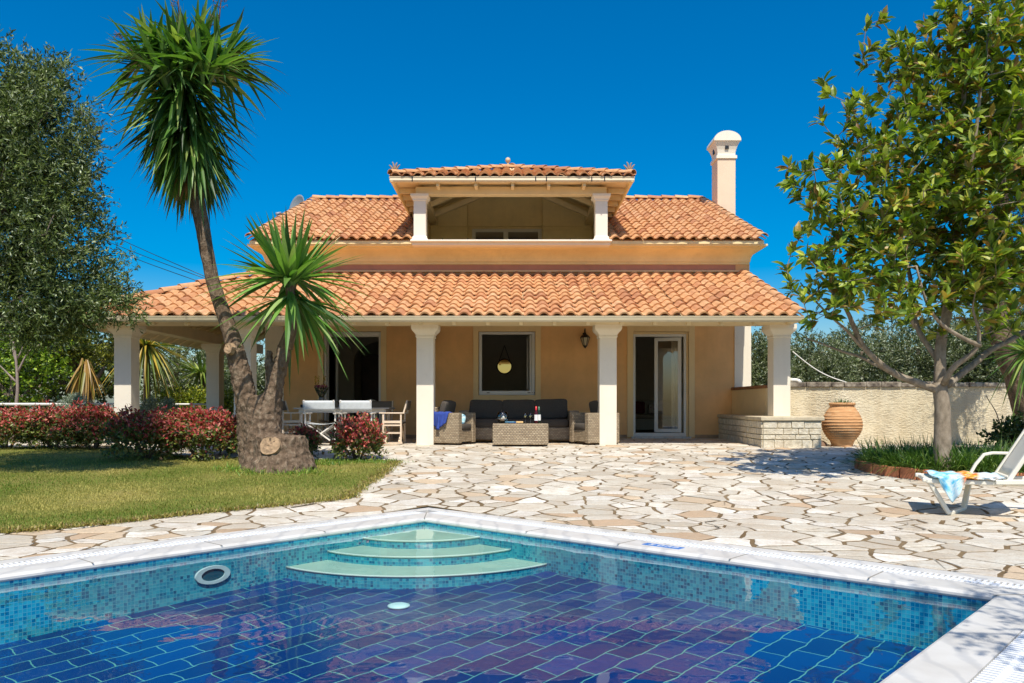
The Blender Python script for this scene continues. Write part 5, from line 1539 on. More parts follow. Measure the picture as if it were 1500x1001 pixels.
def BP(l, w, off=0.0): 
    p = LP(TH + .02 + l*math.cos(bt), w, zs + .0 + l*math.sin(bt)); return p + Vector((-a_.x*math.sin(bt), -a_.y*math.sin(bt), math.cos(bt)))*off
mb = MB()
for w in (.04,.96): mb.bar(BP(0,w), BP(.85,w), .05, .045)
for l in (.03,.84): mb.bar(BP(l,.04), BP(l,.96), .05, .045)
bk_ = obj('backrest_frame', mb, M['plastic'], lg, bevel=.012)
mb = MB(); mb.grid(lambda s, t_: BP(.05+.77*t_, .06+.88*s, -.008*math.sin(math.pi*s)), 8, 8); obj('backrest_mesh', mb, plain('lounger_mesh', srgb(214,208,190), .8, .05, 4, .4, 220), bk_, solid=.012)
mb = MB(); pth = [LP(.50,1.0,zs), LP(.56,1.0,zs+.12), LP(.64,1.0,zs+.23), LP(.72,1.0,zs+.25), LP(.98,1.0,zs+.25)]
for a, b in zip(pth, pth[1:]): mb.bar(a, b + (b-a).normalized()*.01, .05, .03)
obj('armrest', mb, M['plastic'], lg, bevel=.008)
mb = MB(); mb.bar(LP(.62,-.02,zs-.01), LP(.88,-.02,zs+.0), .05, .05); obj('folded_armrest', mb, M['plastic'], lg, bevel=.008)
# beach cloth on the lounger
t = NT('printed_beach_cloth'); co = t.coord('Object')
uvn = t.n('ShaderNodeUVMap'); n1 = t.noise(uvn.outputs[0], 4.5, 4, .6); n2 = t.noise(uvn.outputs[0], 9, 3)
cl_ = t.ramp(n1, [(.34, srgb(60,160,206)), (.46, srgb(140,204,224)), (.54, srgb(206,222,226)), (.66, srgb(84,184,214))])
spx = t.n('ShaderNodeSeparateXYZ'); t.l(uvn.outputs[0], spx.inputs[0])
bandm = t.ramp(spx.outputs[0], [(.40, 0.0), (.47, 1.0), (.63, 1.0), (.70, 0.0)])
org = t.ramp(n2, [(.36, srgb(226,96,30)), (.5, srgb(240,170,40)), (.58, srgb(232,196,150)), (.66, srgb(40,50,80))])
right = t.ramp(spx.outputs[0], [(.62, 0.0), (.7, 1.0)])
c = t.mix(bandm, cl_, org); c = t.mix(t.math('MULTIPLY', right, t.ramp(n2, [(.45, 1.0), (.6, 0.0)])), c, srgb(216,212,204))
M['cloth'] = t.done(t.pbr(c, .9))
def clf(s, t_):
    tt = .06 + .66*s; lump = .012*math.sin(s*19+t_*5) + .012*math.sin(t_*11 + s*7)
    w = .98 - 1.0*min(t_/.62, 1.0)*(1.0)
    z = zs + .025 + abs(lump)
    drop = 0.0; out = 0.0
    lim = .5 + .5*math.sin(s*4)
    if t_ > .62:
        k = (t_-.62)/.38; L = .25*max(0, 1 - abs(s-.27)/.20)**.8 + .015
        drop = L*k; out = -.06*(1 if L > .03 else .3) - .03*k*math.sin(s*40)
    else: out = 0
    w2 = w + (out if t_ > .62 else 0)
    return LP(tt + (.05*math.sin(t_*6)*s), w2, z - drop)
mb = MB(); mb.grid(clf, 70, 30); o_ = obj('beach_cloth', mb, M['cloth'], None, solid=.006); tag(o_, 'turquoise and orange printed beach cloth draped over the foot of the sun lounger', 'cloth')
# --- railings on the left
def railing(label, pa, pb, n):
    r = thing('railing', label, 'railing', pa, 'low white rails on the left boundary'); mb = MB(); mb.tube([pa, pb], .028, 8); obj('rail', mb, M['pvc'], r)
    for k in range(n):
        q = Vector(pa).lerp(Vector(pb), (k+.5)/n); mb = MB(); mb.tube([(q.x,q.y,-.02),(q.x,q.y,q.z-.02)], .025, 8); obj('post', mb, M['pvc'], r)
railing('long low white rail behind the red hedge at the far left', (X(-120,17.0),17.0,.84), (X(168,17.0),17.0,.84), 3)
railing('low white rail beyond the porch between the two left columns', (X(203,22.5),22.5,.84), (X(312,22.5),22.5,.84), 2)
# overhead wires
for a, b, lab in (((150,330,40),(300,405,30),'thin overhead wire, uppermost of the three beside the tall yucca'), ((150,352,40),(300,408,30),'thin overhead wire, middle one of the three beside the tall yucca'), ((190,378,40),(290,412,30),'thin overhead wire, lowest of the three beside the tall yucca')):
    pa, pb_ = P(a[0]-150, a[1]-75, a[2]), P(*b); mb = MB()
    mb.tube([pa.lerp(pb_, k/10) - Vector((0,0,.25*math.sin(math.pi*k/10))) for k in range(11)], .014, 5); o_ = obj('overhead_wire', mb, M['black']); tag(o_, lab, 'wire', 'overhead wires on the left')
# ================================================================== PLANTS
def unit(a): return a / np.maximum(np.linalg.norm(a, axis=1, keepdims=True), 1e-9)
def perp(d, r=None):
    r = rng.normal(size=d.shape) if r is None else r
    s = np.cross(d, r); return unit(s)
def small_leaves(base, d, L, W):
    """one diamond quad per leaf"""
    n = len(base); s = perp(d)
    L = L[:, None]; W = W[:, None]
    mid = base + d*L*.45
    V = np.stack([base, mid + s*W, base + d*L, mid - s*W], 1).reshape(-1, 3)
    return V, np.arange(4*n).reshape(-1, 4)
def broad_leaves(base, d, L, W, up, droop=.25):
    """pointed oval leaf, creased along the midrib and bent down at the tip"""
    n = len(base); s = unit(np.cross(d, up)); nn = np.cross(s, d)
    L = L[:, None]; W = W[:, None]
    def at(f, w, lift): return base + d*L*f + s*W*w + nn*(W*lift) - nn*(L*droop*f*f)
    P_ = [at(0,0,0), at(.28,-.42,.16), at(.28,0,0), at(.28,.42,.16), at(.65,-.46,.16), at(.65,0,0), at(.65,.46,.16), at(1,0,0)]
    V = np.stack(P_, 1).reshape(-1, 3)
    T = np.array([(0,1,2,2),(0,2,3,3),(1,4,5,2),(2,5,6,3),(4,7,5,5),(5,7,6,6)])
    quad = np.array([(1,4,5,2),(2,5,6,3)]); tri = np.array([(0,1,2),(0,2,3),(4,7,5),(5,7,6),(1,4,5),(1,5,2),(2,5,6),(2,6,3)])
    Fc = (np.arange(n)[:, None, None]*8 + tri[None]).reshape(-1, 3)
    return V, Fc, 8
def sword_leaves(base, d, L, W, droop, segs=6):
    """long strap leaf with V section that arches under its weight"""
    n = len(base); s = perp(d, np.tile(np.array([[0,0,1.0]]), (n,1)) + rng.normal(0,.15,(n,3)))
    rows = []; pts = [];
    for i in range(segs+1):
        f = i/segs
        p = base + d*(L*f)[:, None]; p = p.copy(); p[:, 2] -= droop*L*f*f
        pts.append(p)
    for i in range(segs+1):
        f = i/segs
        tg = unit(pts[min(i+1,segs)] - pts[max(i-1,0)]); nn = np.cross(s, tg)
        w = (W * (.55 + 1.6*f*(1-f) if f < .5 else W*0 + .55 + 1.6*f*(1-f)) * (1 - f**3.2))[:, None]
        rows += [pts[i] - s*w + nn*w*.35, pts[i], pts[i] + s*w + nn*w*.35]
    V = np.stack(rows, 1).reshape(-1, 3); k = 3*(segs+1); Q = []
    for i in range(segs):
        for j in range(2): Q.append((3*i+j, 3*i+j+1, 3*i+3+j+1, 3*i+3+j))
    Q = np.array(Q); Fc = (np.arange(n)[:, None, None]*k + Q[None]).reshape(-1, 4)
    return V, Fc, len(Q)
def ell_points(ells, n, shell=.4, gap=-.2, gs=1.3, seed=0.0):
    vol = np.array([e[3]*e[4]*e[5] for e in ells]); out = []
    while sum(len(o_) for o_ in out) < n:
        k = rng.choice(len(ells), size=n, p=vol/vol.sum())
        E = np.array(ells)[k]; v = unit(rng.normal(size=(n,3))); r = rng.random(n)**shell
        p = E[:, :3] + v*r[:, None]*E[:, 3:6]
        nz = np.array([mnoise.noise(Vector(q*gs + seed)) for q in p])
        out.append(np.concatenate([p, v], 1)[nz > gap])
    return np.concatenate(out)[:n]
def pal(n, cols, w=None, var=.25):
    c = np.array(cols)[rng.choice(len(cols), size=n, p=w)]
    return c * rng.uniform(1-var, 1+var, (n,1))
class Grow:
    def __init__(s): s.nodes = []; s.mb = MB()
    def limb(s, pts, r0, r1, n=9, jit=.012):
        pts = [Vector(p) for p in pts]; dense = []
        for a, b in zip(pts, pts[1:]):
            k = max(2, int((b-a).length/.10))
            for i in range(k): dense.append(a.lerp(b, i/k))
        dense.append(pts[-1])
        # smooth
        for _ in range(3): dense = [dense[0]] + [(dense[i-1] + dense[i]*2 + dense[i+1])/4 for i in range(1, len(dense)-1)] + [dense[-1]]
        dense = [p + Vector((mnoise.noise(p*3), mnoise.noise(p*3+Vector((9,0,0))), mnoise.noise(p*3+Vector((0,9,0)))))*jit for p in dense]
        m = len(dense); rad = [r0 + (r1-r0)*i/(m-1) for i in range(m)]
        s.mb.tube(dense, rad, n); s.nodes += [(p.x,p.y,p.z,r) for p, r in zip(dense, rad)]
    def reach(s, tips, r_tip=.006, n=5, up=.25):
        nd = np.array(s.nodes); order = np.argsort([np.min(np.linalg.norm(nd[:, :3]-t_, axis=1)) for t_ in tips])
        dirs = np.zeros((len(tips),3))
        for i in order:
            t_ = tips[i]; dd = np.linalg.norm(nd[:, :3]-t_, axis=1) - nd[:,3]*2 + np.maximum(0, nd[:,2]-t_[2])*.7
            j = int(np.argmin(dd)); a = Vector(nd[j,:3]); b = Vector(t_); L = (b-a).length
            m1 = a.lerp(b,.5) + Vector((random.uniform(-.1,.1), random.uniform(-.1,.1), random.uniform(-.12,.02)))*L
            pts = []; 
            for k in range(6):
                f = k/5; pts.append(a*(1-f)**2 + m1*2*f*(1-f) + b*f*f)
            ra = min(nd[j,3]*.8, .007 + L*.012)
            s.mb.tube(pts, [ra + (r_tip-ra)*k/5 for k in range(6)], n, False)
            nd = np.concatenate([nd, np.array([(p.x,p.y,p.z, ra+(r_tip-ra)*(k+1)/5) for k, p in enumerate(pts[1:])])])
            dv = (b - m1).normalized(); dirs[i] = (dv.x, dv.y, dv.z + up)
        return unit(dirs)
OLIVE = [srgb(98,110,68), srgb(72,84,50), srgb(128,136,100), srgb(170,176,150), srgb(54,64,38)]
def twig_foliage(pts, out, nl, ln, wd, twl, cols, w, var=.25, upb=.3):
    n = len(pts); td = unit(out*.8 + rng.normal(0,.6,(n,3)) + np.array([[0,0,upb]]))
    base = np.repeat(pts, nl, 0) + np.repeat(td, nl, 0)*(rng.uniform(-.5,.5,(n*nl,1))*twl)
    ld = unit(np.repeat(td, nl, 0) + rng.normal(0,.65,(n*nl,3)))
    N_ = n*nl
    V, Fc = small_leaves(base, ld, rng.uniform(*ln, N_), rng.uniform(*wd, N_))
    tone = np.repeat(rng.uniform(.75,1.25,(n,1)), nl, 0)
    return V, Fc, pal(N_, cols, w, var)*tone
def olive(name, label, trunks, ells, ntwig, group=None, ln=(.05,.085), wd=(.007,.012), nl=13, cols=OLIVE, w=(.3,.25,.22,.13,.10), loc=None, gap=-.18, gs=1.2, reach=70, mat='leaf_dull', twl=.32, shell=.42, cat='tree', barkm='bark_olive'):
    g = Grow()
    for pts, r0, r1 in trunks: g.limb(pts, r0, r1, jit=.05)
    r = thing(name, label, cat, loc or trunks[0][0][0], group)
    P6 = ell_points(ells, ntwig, shell, gap, gs, rng.uniform(0,50))
    if reach: g.reach(P6[rng.choice(len(P6), min(reach, len(P6)), False), :3], .008)
    obj('trunk', g.mb, M[barkm], r)
    V, Fc, C = twig_foliage(P6[:, :3], P6[:, 3:], nl, ln, wd, twl, cols, w)
    npobj('crown', V, Fc, M[mat], r, C)
    return r
# --- big olive overhanging on the left
ox, oy = -7.9, 10.9
def E(px, py, rx, ry, Y, dz=None): 
    p = P(px, py, Y); k = Y/F; return (p.x, p.y, p.z, rx*k, (dz or rx*k), ry*k)
olive('olive_tree', 'large silvery olive tree overhanging the lawn at the left edge', [([(ox,oy,-.25),(ox+.1,oy,.6),(ox-.05,oy+.1,1.5),(ox+.3,oy,2.6),(ox+.9,oy,3.6)], .24, .06), ([(ox,oy+.1,1.4),(ox-.6,oy+.2,2.4),(ox-.8,oy,3.6)], .13, .04), ([(ox+.1,oy,2.2),(ox+1.2,oy-.1,2.9),(ox+2.0,oy,3.0)], .08, .03)],
      [E(35,215,105,150,10.9,1.3), E(60,330,100,110,10.9,1.2), E(-60,250,140,200,10.9,1.5), E(100,410,85,75,11.0,1.0), E(20,420,100,75,11.0,1.2), E(152,425,46,38,11.0,.6), E(112,462,62,34,11.0,.8), E(188,388,20,22,11.0,.3), E(172,440,36,32,11.0,.5), E(150,462,44,28,11.0,.6), E(196,462,18,20,11.0,.3), E(60,490,80,30,11.0,.8), E(150,350,24,40,11.0,.3), E(138,300,22,40,11.0,.3), E(128,180,20,34,11.0,.3), E(75,110,34,34,11.0,.5), E(30,468,80,38,11.0,.9), E(30,130,60,55,10.9,.8), E(110,240,32,60,10.9,.5)],
      9800, nl=16, reach=160, gap=-.17, gs=2.0, ln=(.045,.09), wd=(.0065,.012), shell=.62, cols=[srgb(98,114,56), srgb(70,86,40), srgb(130,142,86), srgb(176,184,148), srgb(48,60,30)], w=(.3,.27,.2,.1,.13))
# --- magnolia
YM_ = 10.9
g = Grow()
def lp(pts): return [P(a, b, YM_ + (c[0] if c else 0)) for a, b, *c in pts]
mg0 = Vector((X(1381,YM_), YM_, -.12))
g.limb([mg0] + lp([(1381,650),(1381,610),(1378,575),(1377,560)]), .125, .09, 14)
LIMBS = [([(1378,572),(1345,560),(1316,552),(1292,535,-.1),(1262,508,-.15),(1252,484,-.2),(1240,452,-.2),(1215,424,-.25),(1196,396,-.3)], .075, .016),
 ([(1318,552),(1292,540,.15),(1255,520,.3),(1215,508,.3),(1180,496,.35)], .04, .012),
 ([(1378,568),(1376,520,.1),(1384,468,.15),(1397,410,.2),(1402,330,.2),(1404,250,.1),(1410,170),(1416,90),(1421,10)], .10, .02),
 ([(1384,562,-.1),(1396,532,-.25),(1428,520,-.4),(1437,505,-.4),(1432,480,-.4),(1425,450,-.5)], .06, .015),
 ([(1436,507,-.4),(1410,496,-.5),(1388,484,-.55),(1364,462,-.6),(1348,420,-.7),(1342,390,-.7)], .04, .014),
 ([(1386,566,.1),(1415,542,.2),(1444,516,.3),(1492,492,.5),(1540,462,.7),(1580,400,.8)], .065, .02),
 ([(1376,530,.1),(1340,480,.4),(1331,395,.6),(1306,319,.6),(1268,248,.6),(1252,190,.5),(1232,150,.5)], .05, .010),
 ([(1340,480,.4),(1297,386,.2),(1260,311),(1243,281,-.1),(1210,243,-.1),(1182,250,-.2)], .035, .010),
 ([(1402,330,.2),(1420,260,-.4),(1432,170,-.5),(1445,80,-.5),(1452,20,-.4)], .045, .012),
 ([(1404,250,.1),(1370,180,.5),(1340,110,.6),(1310,50,.5)], .035, .010),
 ([(1400,380,.2),(1450,320,.6),(1500,240,.8),(1530,160,.8)], .05, .012),
 ([(1262,508,-.15),(1225,470,-.3),(1190,440,-.3),(1172,415,-.3)], .03, .010)]
for pts, r0, r1 in LIMBS: g.limb(lp(pts), r0*.8, r1*.85, 8, .02)
mg = thing('magnolia_tree', 'glossy leaved magnolia tree in the round planting bed in front of the garden wall', 'tree', mg0)
ells = [E(1410,230,95,215,YM_,1.2), E(1255,335,80,112,YM_-.4,.9), E(1425,50,75,80,YM_,.8), E(1318,105,55,70,YM_,.55), E(1205,420,52,66,YM_-.6,.7), E(1172,262,30,32,YM_-.1,.3), E(1160,375,26,52,YM_-.4,.35), E(1430,420,120,85,YM_,1.1), E(1310,240,85,110,YM_-.3,.9), E(1490,240,90,200,YM_,1.2), E(1450,130,70,110,YM_,1.0), E(1290,420,80,60,YM_-.6,.8), E(1200,272,38,44,YM_,.35), E(1218,135,24,48,YM_,.28), E(1262,185,48,58,YM_,.5), E(1292,65,40,40,YM_,.4), E(1375,110,60,90,YM_,.7), E(1350,330,90,100,YM_,1.0)]
pp_ = ell_points(ells, 8000, .6, -.30, 1.7, 3.0)
tips = []
for q in pp_[:, :3]:
    if all(np.sum((q-t_)**2) > .15**2 for t_ in tips): tips.append(q)
    if len(tips) >= 1060: break
tips = np.array(tips)
dirs = g.reach(tips, .006, 5, .35)
obj('trunk', g.mb, M['bark_mag'], mg)
nl = 13; n = len(tips)
ax_ = np.repeat(dirs, nl, 0); tpos = np.repeat(tips, nl, 0)
a_rand = perp(ax_); el = rng.uniform(.15, 1.15, n*nl)[:, None]
ld = unit(ax_*np.cos(el)*.9 + a_rand*np.sin(el) + rng.normal(0,.12,(n*nl,3)))
base = tpos - ax_*rng.uniform(0,.13,(n*nl,1)) + ld*.02
L = rng.uniform(.115,.205,n*nl); W = L*rng.uniform(.36,.46,n*nl)
V, Fc, k = broad_leaves(base, ld, L, W, unit(ax_ + rng.normal(0,.35,(n*nl,3)) + np.array([[0,0,.5]])), .22)
MAG = [srgb(112,134,38), srgb(140,156,48), srgb(78,102,34), srgb(176,180,76), srgb(160,134,60), srgb(128,96,48)]
C = pal(n*nl, MAG, (.30,.26,.18,.12,.09,.05), .3)
npobj('crown', V, Fc, M['leaf_gloss'], mg, np.repeat(C, k, 0))
# planting bed
bedc = Vector((6.55, 11.7, zg(11.7))); RB = 1.32
bd_ = thing('planting_bed', 'round brick edged planting bed around the magnolia trunk', 'flower bed', bedc)
mb = MB(); nb = 34
for k in range(nb):
    a0 = 2*math.pi*k/nb; a1 = 2*math.pi*(k+.94)/nb; jr = random.uniform(-.012,.012)
    z0 = zg(bedc.y + RB*math.sin(a0)) - .05; z1 = bedc.z + .13 + random.uniform(-.008,.008) + (zg(bedc.y + RB*math.sin(a0)) - bedc.z)*.6
    q = [(bedc.x + r_*math.cos(a), bedc.y + r_*math.sin(a)) for r_, a in ((RB+jr,a0),(RB+jr,a1),(RB-.13,a1),(RB-.13,a0))]
    mb.prism([(x, y, z0) for x, y in q][::1], (0,0,z1-z0))
o_ = obj('brick_edging', mb, M['brick'], bd_, bevel=.012)
bmx = bmesh.new(); bmx.from_mesh(o_.data); bmesh.ops.recalc_face_normals(bmx, faces=bmx.faces[:]); bmx.to_mesh(o_.data); bmx.free()
mb = MB(); mb.lathe([(RB-.06,.02),(RB-.1,.08),(.6,.11),(.0,.12)], bedc, 36, cap=False); obj('soil', mb, M['soil'], bd_)
n = 6600; r_ = np.sqrt(rng.random(n))*(RB-.10); a = rng.uniform(0,2*np.pi,n)
base = np.stack([bedc.x + r_*np.cos(a), bedc.y + r_*np.sin(a), np.full(n, bedc.z+.07)], 1)
el = rng.uniform(.35,1.45,n); az = np.where(rng.random(n) < .6, a + rng.normal(0,.9,n), rng.uniform(0,2*np.pi,n))
d = np.stack([np.cos(az)*np.cos(el), np.sin(az)*np.cos(el), np.sin(el)], 1)
V, Fc, k = sword_leaves(base, d, rng.uniform(.38,.68,n), rng.uniform(.005,.009,n), rng.uniform(.2,.7,n), 5)
C = pal(n, [srgb(72,104,38), srgb(96,128,50), srgb(54,82,30), srgb(130,148,74)], (.35,.3,.25,.1))
o_ = npobj('ground_cover', V, Fc, M['leaf'], None, np.repeat(C, k, 0)); tag(o_, 'arching grassy ground cover filling the round planting bed', 'ground cover', kind='stuff')
# urn plant
def tuft(name, label, c, n, L, W, cols, el=(.6,1.5), r0=.05, cat='plant', mat='leaf', droop=(.1,.4), parent=None, group=None):
    a = rng.uniform(0,2*np.pi,n); r_ = np.sqrt(rng.random(n))*r0
    base = np.stack([c[0]+r_*np.cos(a), c[1]+r_*np.sin(a), np.full(n,c[2])],1); e_ = rng.uniform(*el,n)
    d = np.stack([np.cos(a)*np.cos(e_), np.sin(a)*np.cos(e_), np.sin(e_)],1)
    V, Fc, k = sword_leaves(base, d, rng.uniform(*L,n), rng.uniform(*W,n), rng.uniform(*droop,n), 5)
    o_ = npobj(name, V, Fc, M[mat], parent, np.repeat(pal(n, cols),k,0))
    if parent is None: tag(o_, label, cat, group)
    return o_
tuft('urn_plant', 'short spiky green plant growing out of the terracotta urn', (ux, uy, .80), 170, (.10,.2), (.006,.011), [srgb(70,110,50), srgb(96,136,70), srgb(54,84,40)], (.5,1.5), .16)
# --- yucca with the cut stump
Yy = 12.0
yu0 = G(402, 686); Yy = yu0.y
yu = thing('yucca_tree', 'tall leaning yucca with big drooping crown, short second head and fat stump on the lawn', 'tree', yu0)
mb = MB()
def PY(px, py, dy=0): return P(px, py, Yy + dy)
rr_ = Yy/F
def trunk(pts, n=16): mb.tube([PY(a,b,c) for a,b,r,c in pts], [r*rr_ for a,b,r,c in pts], n)
trunk([(386,694,38,0),(386,680,33,0),(384,655,28,.05),(382,630,26,.05),(380,605,23,.05),(374,580,20,.05)])
trunk([(368,692,18,.05),(363,650,15,.08),(361,610,15,.08),(358,570,16,.06),(351,540,15,.05),(343,508,14,.05)])
trunk([(390,640,24,.05),(394,610,19,.05),(399,580,15,.05),(405,556,12,.05),(412,530,11,.05),(418,505,9,.05)])
trunk([(402,572,11,.15),(398,550,9,.15),(394,530,7,.12),(396,514,5,.12)], 10)
trunk([(414,696,52,-.22),(414,684,47,-.22),(413,664,40,-.2),(411,645,37,-.2),(411,638,36,-.2)])
for q_ in ((452,697,17),(436,699,16),(398,701,20),(374,699,18),(362,697,14),(424,701,18)): trunk([(q_[0],q_[1],q_[2],-.32),(q_[0]*.7+408*.3,q_[1]-12,q_[2]*.9,-.26),(q_[0]*.4+408*.6,q_[1]-30,q_[2]*.7,-.15)], 10)
tk = obj('trunk', mb, M['bark_yucca'], yu)
m = tk.modifiers.new('fuse', 'REMESH'); m.mode = 'VOXEL'; m.voxel_size = .018; m.use_smooth_shade = True
tx = bpy.data.textures.new('yucca_bark_relief', 'CLOUDS'); tx.noise_scale = .07; tx.noise_depth = 5
m = tk.modifiers.new('relief', 'DISPLACE'); m.texture = tx; m.strength = .07; m.mid_level = .62
def cut(c, nrm, r, sx=1.0):
    mbc = MB(); nrm = Vector(nrm).normalized(); e_ = nrm.cross(Vector((0,0,1))).normalized(); f_ = nrm.cross(e_); K = 30; vs = []
    for q in range(7):
        for k in range(K):
            a = 2*math.pi*k/K; w_ = 1 + .10*mnoise.noise(Vector((math.cos(a)*1.3, math.sin(a)*1.3, c.z)))*2
            rr2 = r*w_*(.02 + .98*q/5 if q < 6 else 1.08)
            h_ = .012*mnoise.noise(Vector((rr2*40, a*.7, c.x))) + (.0 if q < 6 else -.07)
            vs.append(c + nrm*(.015 + h_) + (e_*math.cos(a)*sx + f_*math.sin(a))*rr2)
    vs = [v - nrm*.022 for v in vs]
    mbc.add(vs, [(q*K+k, q*K+(k+1)%K, (q+1)*K+(k+1)%K, (q+1)*K+k) for q in range(6) for k in range(K)] + [tuple(range(K))[::-1]])
    return mbc
o_ = obj('cut_face', cut(PY(394,652,-.60), (-.10,-.93,.30), .13, 1.2), M['cutwood'], yu); o_['label'] = 'pale sawn face on the front of the stump'
o_ = obj('cut_face', cut(PY(334,510,-.17), (-.45,-.86,.2), .085), M['cutwood'], yu); o_['label'] = 'small ringed saw cut at the elbow of the trunk'
mb = MB()
mb.tube([PY(a,b,c) for a,b,r,c in ((345,512,0,.05),(335,480,0,.05),(322,445,0,.05),(310,405,0,.05),(302,365,0,.03),(296,330,0,0),(290,300,0,0),(286,272,0,0),(283,240,0,0),(279,190,0,0),(275,120,0,0),(272,85,0,0))], [r*rr_ for r in (13,11.5,10,9.6,9.8,10.3,10.6,11,11,11,9,6)], 14)
t2 = obj('stem', mb, M['bark_yucca'], yu); m = t2.modifiers.new('sub','SUBSURF'); m.subdivision_type='SIMPLE'; m.levels = 2; m.render_levels = 2
m = t2.modifiers.new('relief','DISPLACE'); m.texture = tx; m.strength = .03; m.mid_level = .5
mb = MB(); mb.tube([PY(418,510,.05),PY(426,485,.05),PY(428,455,.05),PY(426,425,.05),PY(425,405,.05)], [r*rr_ for r in (11,8.5,8,8,6)], 12); obj('stem', mb, M['bark_yucca'], yu)
mb = MB()
for (px, py, dx) in ((262,300,-4),(300,330,14)): pass
YUC = [srgb(76,112,40), srgb(102,138,56), srgb(52,82,32), srgb(146,164,84)]
def rosette(c, n, Lr, Wr, elr, droopr, cols, r0=.08, zspread=.0, w=None, azr=None):
    a = rng.uniform(0,2*np.pi,n); f = rng.random(n)
    e_ = elr[0] + (elr[1]-elr[0])*f + rng.normal(0,.14,n)
    base = np.stack([c[0]+r0*np.cos(a), c[1]+r0*np.sin(a), c[2] + zspread*(f-.5)],1)
    d = np.stack([np.cos(a)*np.cos(e_), np.sin(a)*np.cos(e_), np.sin(e_)],1)
    dr = (droopr[0] + (droopr[1]-droopr[0])*f)*rng.uniform(.6,1.4,n)
    V, Fc, k = sword_leaves(base, d, rng.uniform(*Lr,n), rng.uniform(*Wr,n), dr, 7)
    return V, Fc, np.repeat(pal(n, cols, w, .25), k, 0)
def joinl(parts):
    Vs=[];Fs=[];Cs=[];o=0
    for V,Fc,C in parts: Vs.append(V);Fs.append(Fc+o);Cs.append(C);o+=len(V)
    return np.concatenate(Vs), np.concatenate(Fs), np.concatenate(Cs)
def crown_part(name, parts, par, mat='leaf'):
    V,Fc,C = joinl(parts); return npobj(name, V, Fc, M[mat], par, C)
hv = lambda px,py,dy=0: tuple(PY(px,py,dy))
prt = []
for c, n_, k_ in ((hv(262,84,-.1),95,1.0),(hv(222,96,.1),80,.95),(hv(322,92,.15),85,.95),(hv(285,75,.35),70,.95),(hv(300,110,-.35),80,1.0),(hv(250,120,-.35),70,1.0)):
    prt.append(rosette(c, int(n_*1.05), (.78*k_,1.18*k_), (.036,.056), (1.35,-.5), (.06,.42), YUC, .08, .40, (.35,.3,.25,.1)))
# hanging skirt along the stem
for f in np.linspace(0,1,10):
    px = 268 + 14*f; py = 125 + 100*f
    prt.append(rosette(hv(px,py), 40, (.8-.15*f,1.15-.25*f), (.034,.052), (-.0-.45*f,-1.1-.25*f), (.2,.5), YUC, .13, .22, (.35,.25,.32,.08)))
crown_part('crown', prt, yu)
prt = [rosette(hv(283, 245), 26, (.4,.75), (.016,.028), (-1.0,-1.45), (.1,.3), [srgb(150,122,80), srgb(120,98,66), srgb(96,104,56)], .12, .35)]
crown_part('dead_leaf_skirt', prt, yu, 'leaf_dull')
YNG = [srgb(92,134,54), srgb(118,156,72), srgb(66,102,42), srgb(154,176,106)]
prt = [rosette(hv(425,418,.05), 120, (1.0,1.45), (.044,.062), (1.5,-.25), (.04,.28), YNG, .05, .26, (.35,.3,.25,.1)),
       rosette(hv(426,432,.05), 46, (.95,1.3), (.042,.060), (-.1,-1.0), (.12,.4), YNG, .06, .22, (.35,.3,.25,.1))]
crown_part('young_crown', prt, yu)
def stalk(px0, py0, px1, py1, dy):
    mb = MB(); a, b = PY(px0,py0,dy), PY(px1,py1,dy); mb.tube([a, a.lerp(b,.5)+Vector((.02,0,0)), b], [.018,.013,.006], 6)
    for k in range(26):
        f = random.uniform(.35,1); p = a.lerp(b,f); an = random.uniform(0,6.28); L = .16*(1.15-f)+.05; q = p + Vector((math.cos(an)*L, math.sin(an)*L, random.uniform(-.02,.08)))
        mb.tube([p, q], [.004,.0025], 4)
        for m_ in range(3): s_ = p.lerp(q, random.uniform(.5,1)); mb.tube([s_, s_+Vector((random.uniform(-.02,.02),random.uniform(-.02,.02),-.03))],[.006,.004],4)
    obj('dry_flower_stalk', mb, plain('dry_stalk', srgb(96,76,62), .9, .3), yu)
stalk(262,75,260,-18,.0); stalk(312,80,326,-22,.1); stalk(208,95,168,45,.1)
mb = MB()
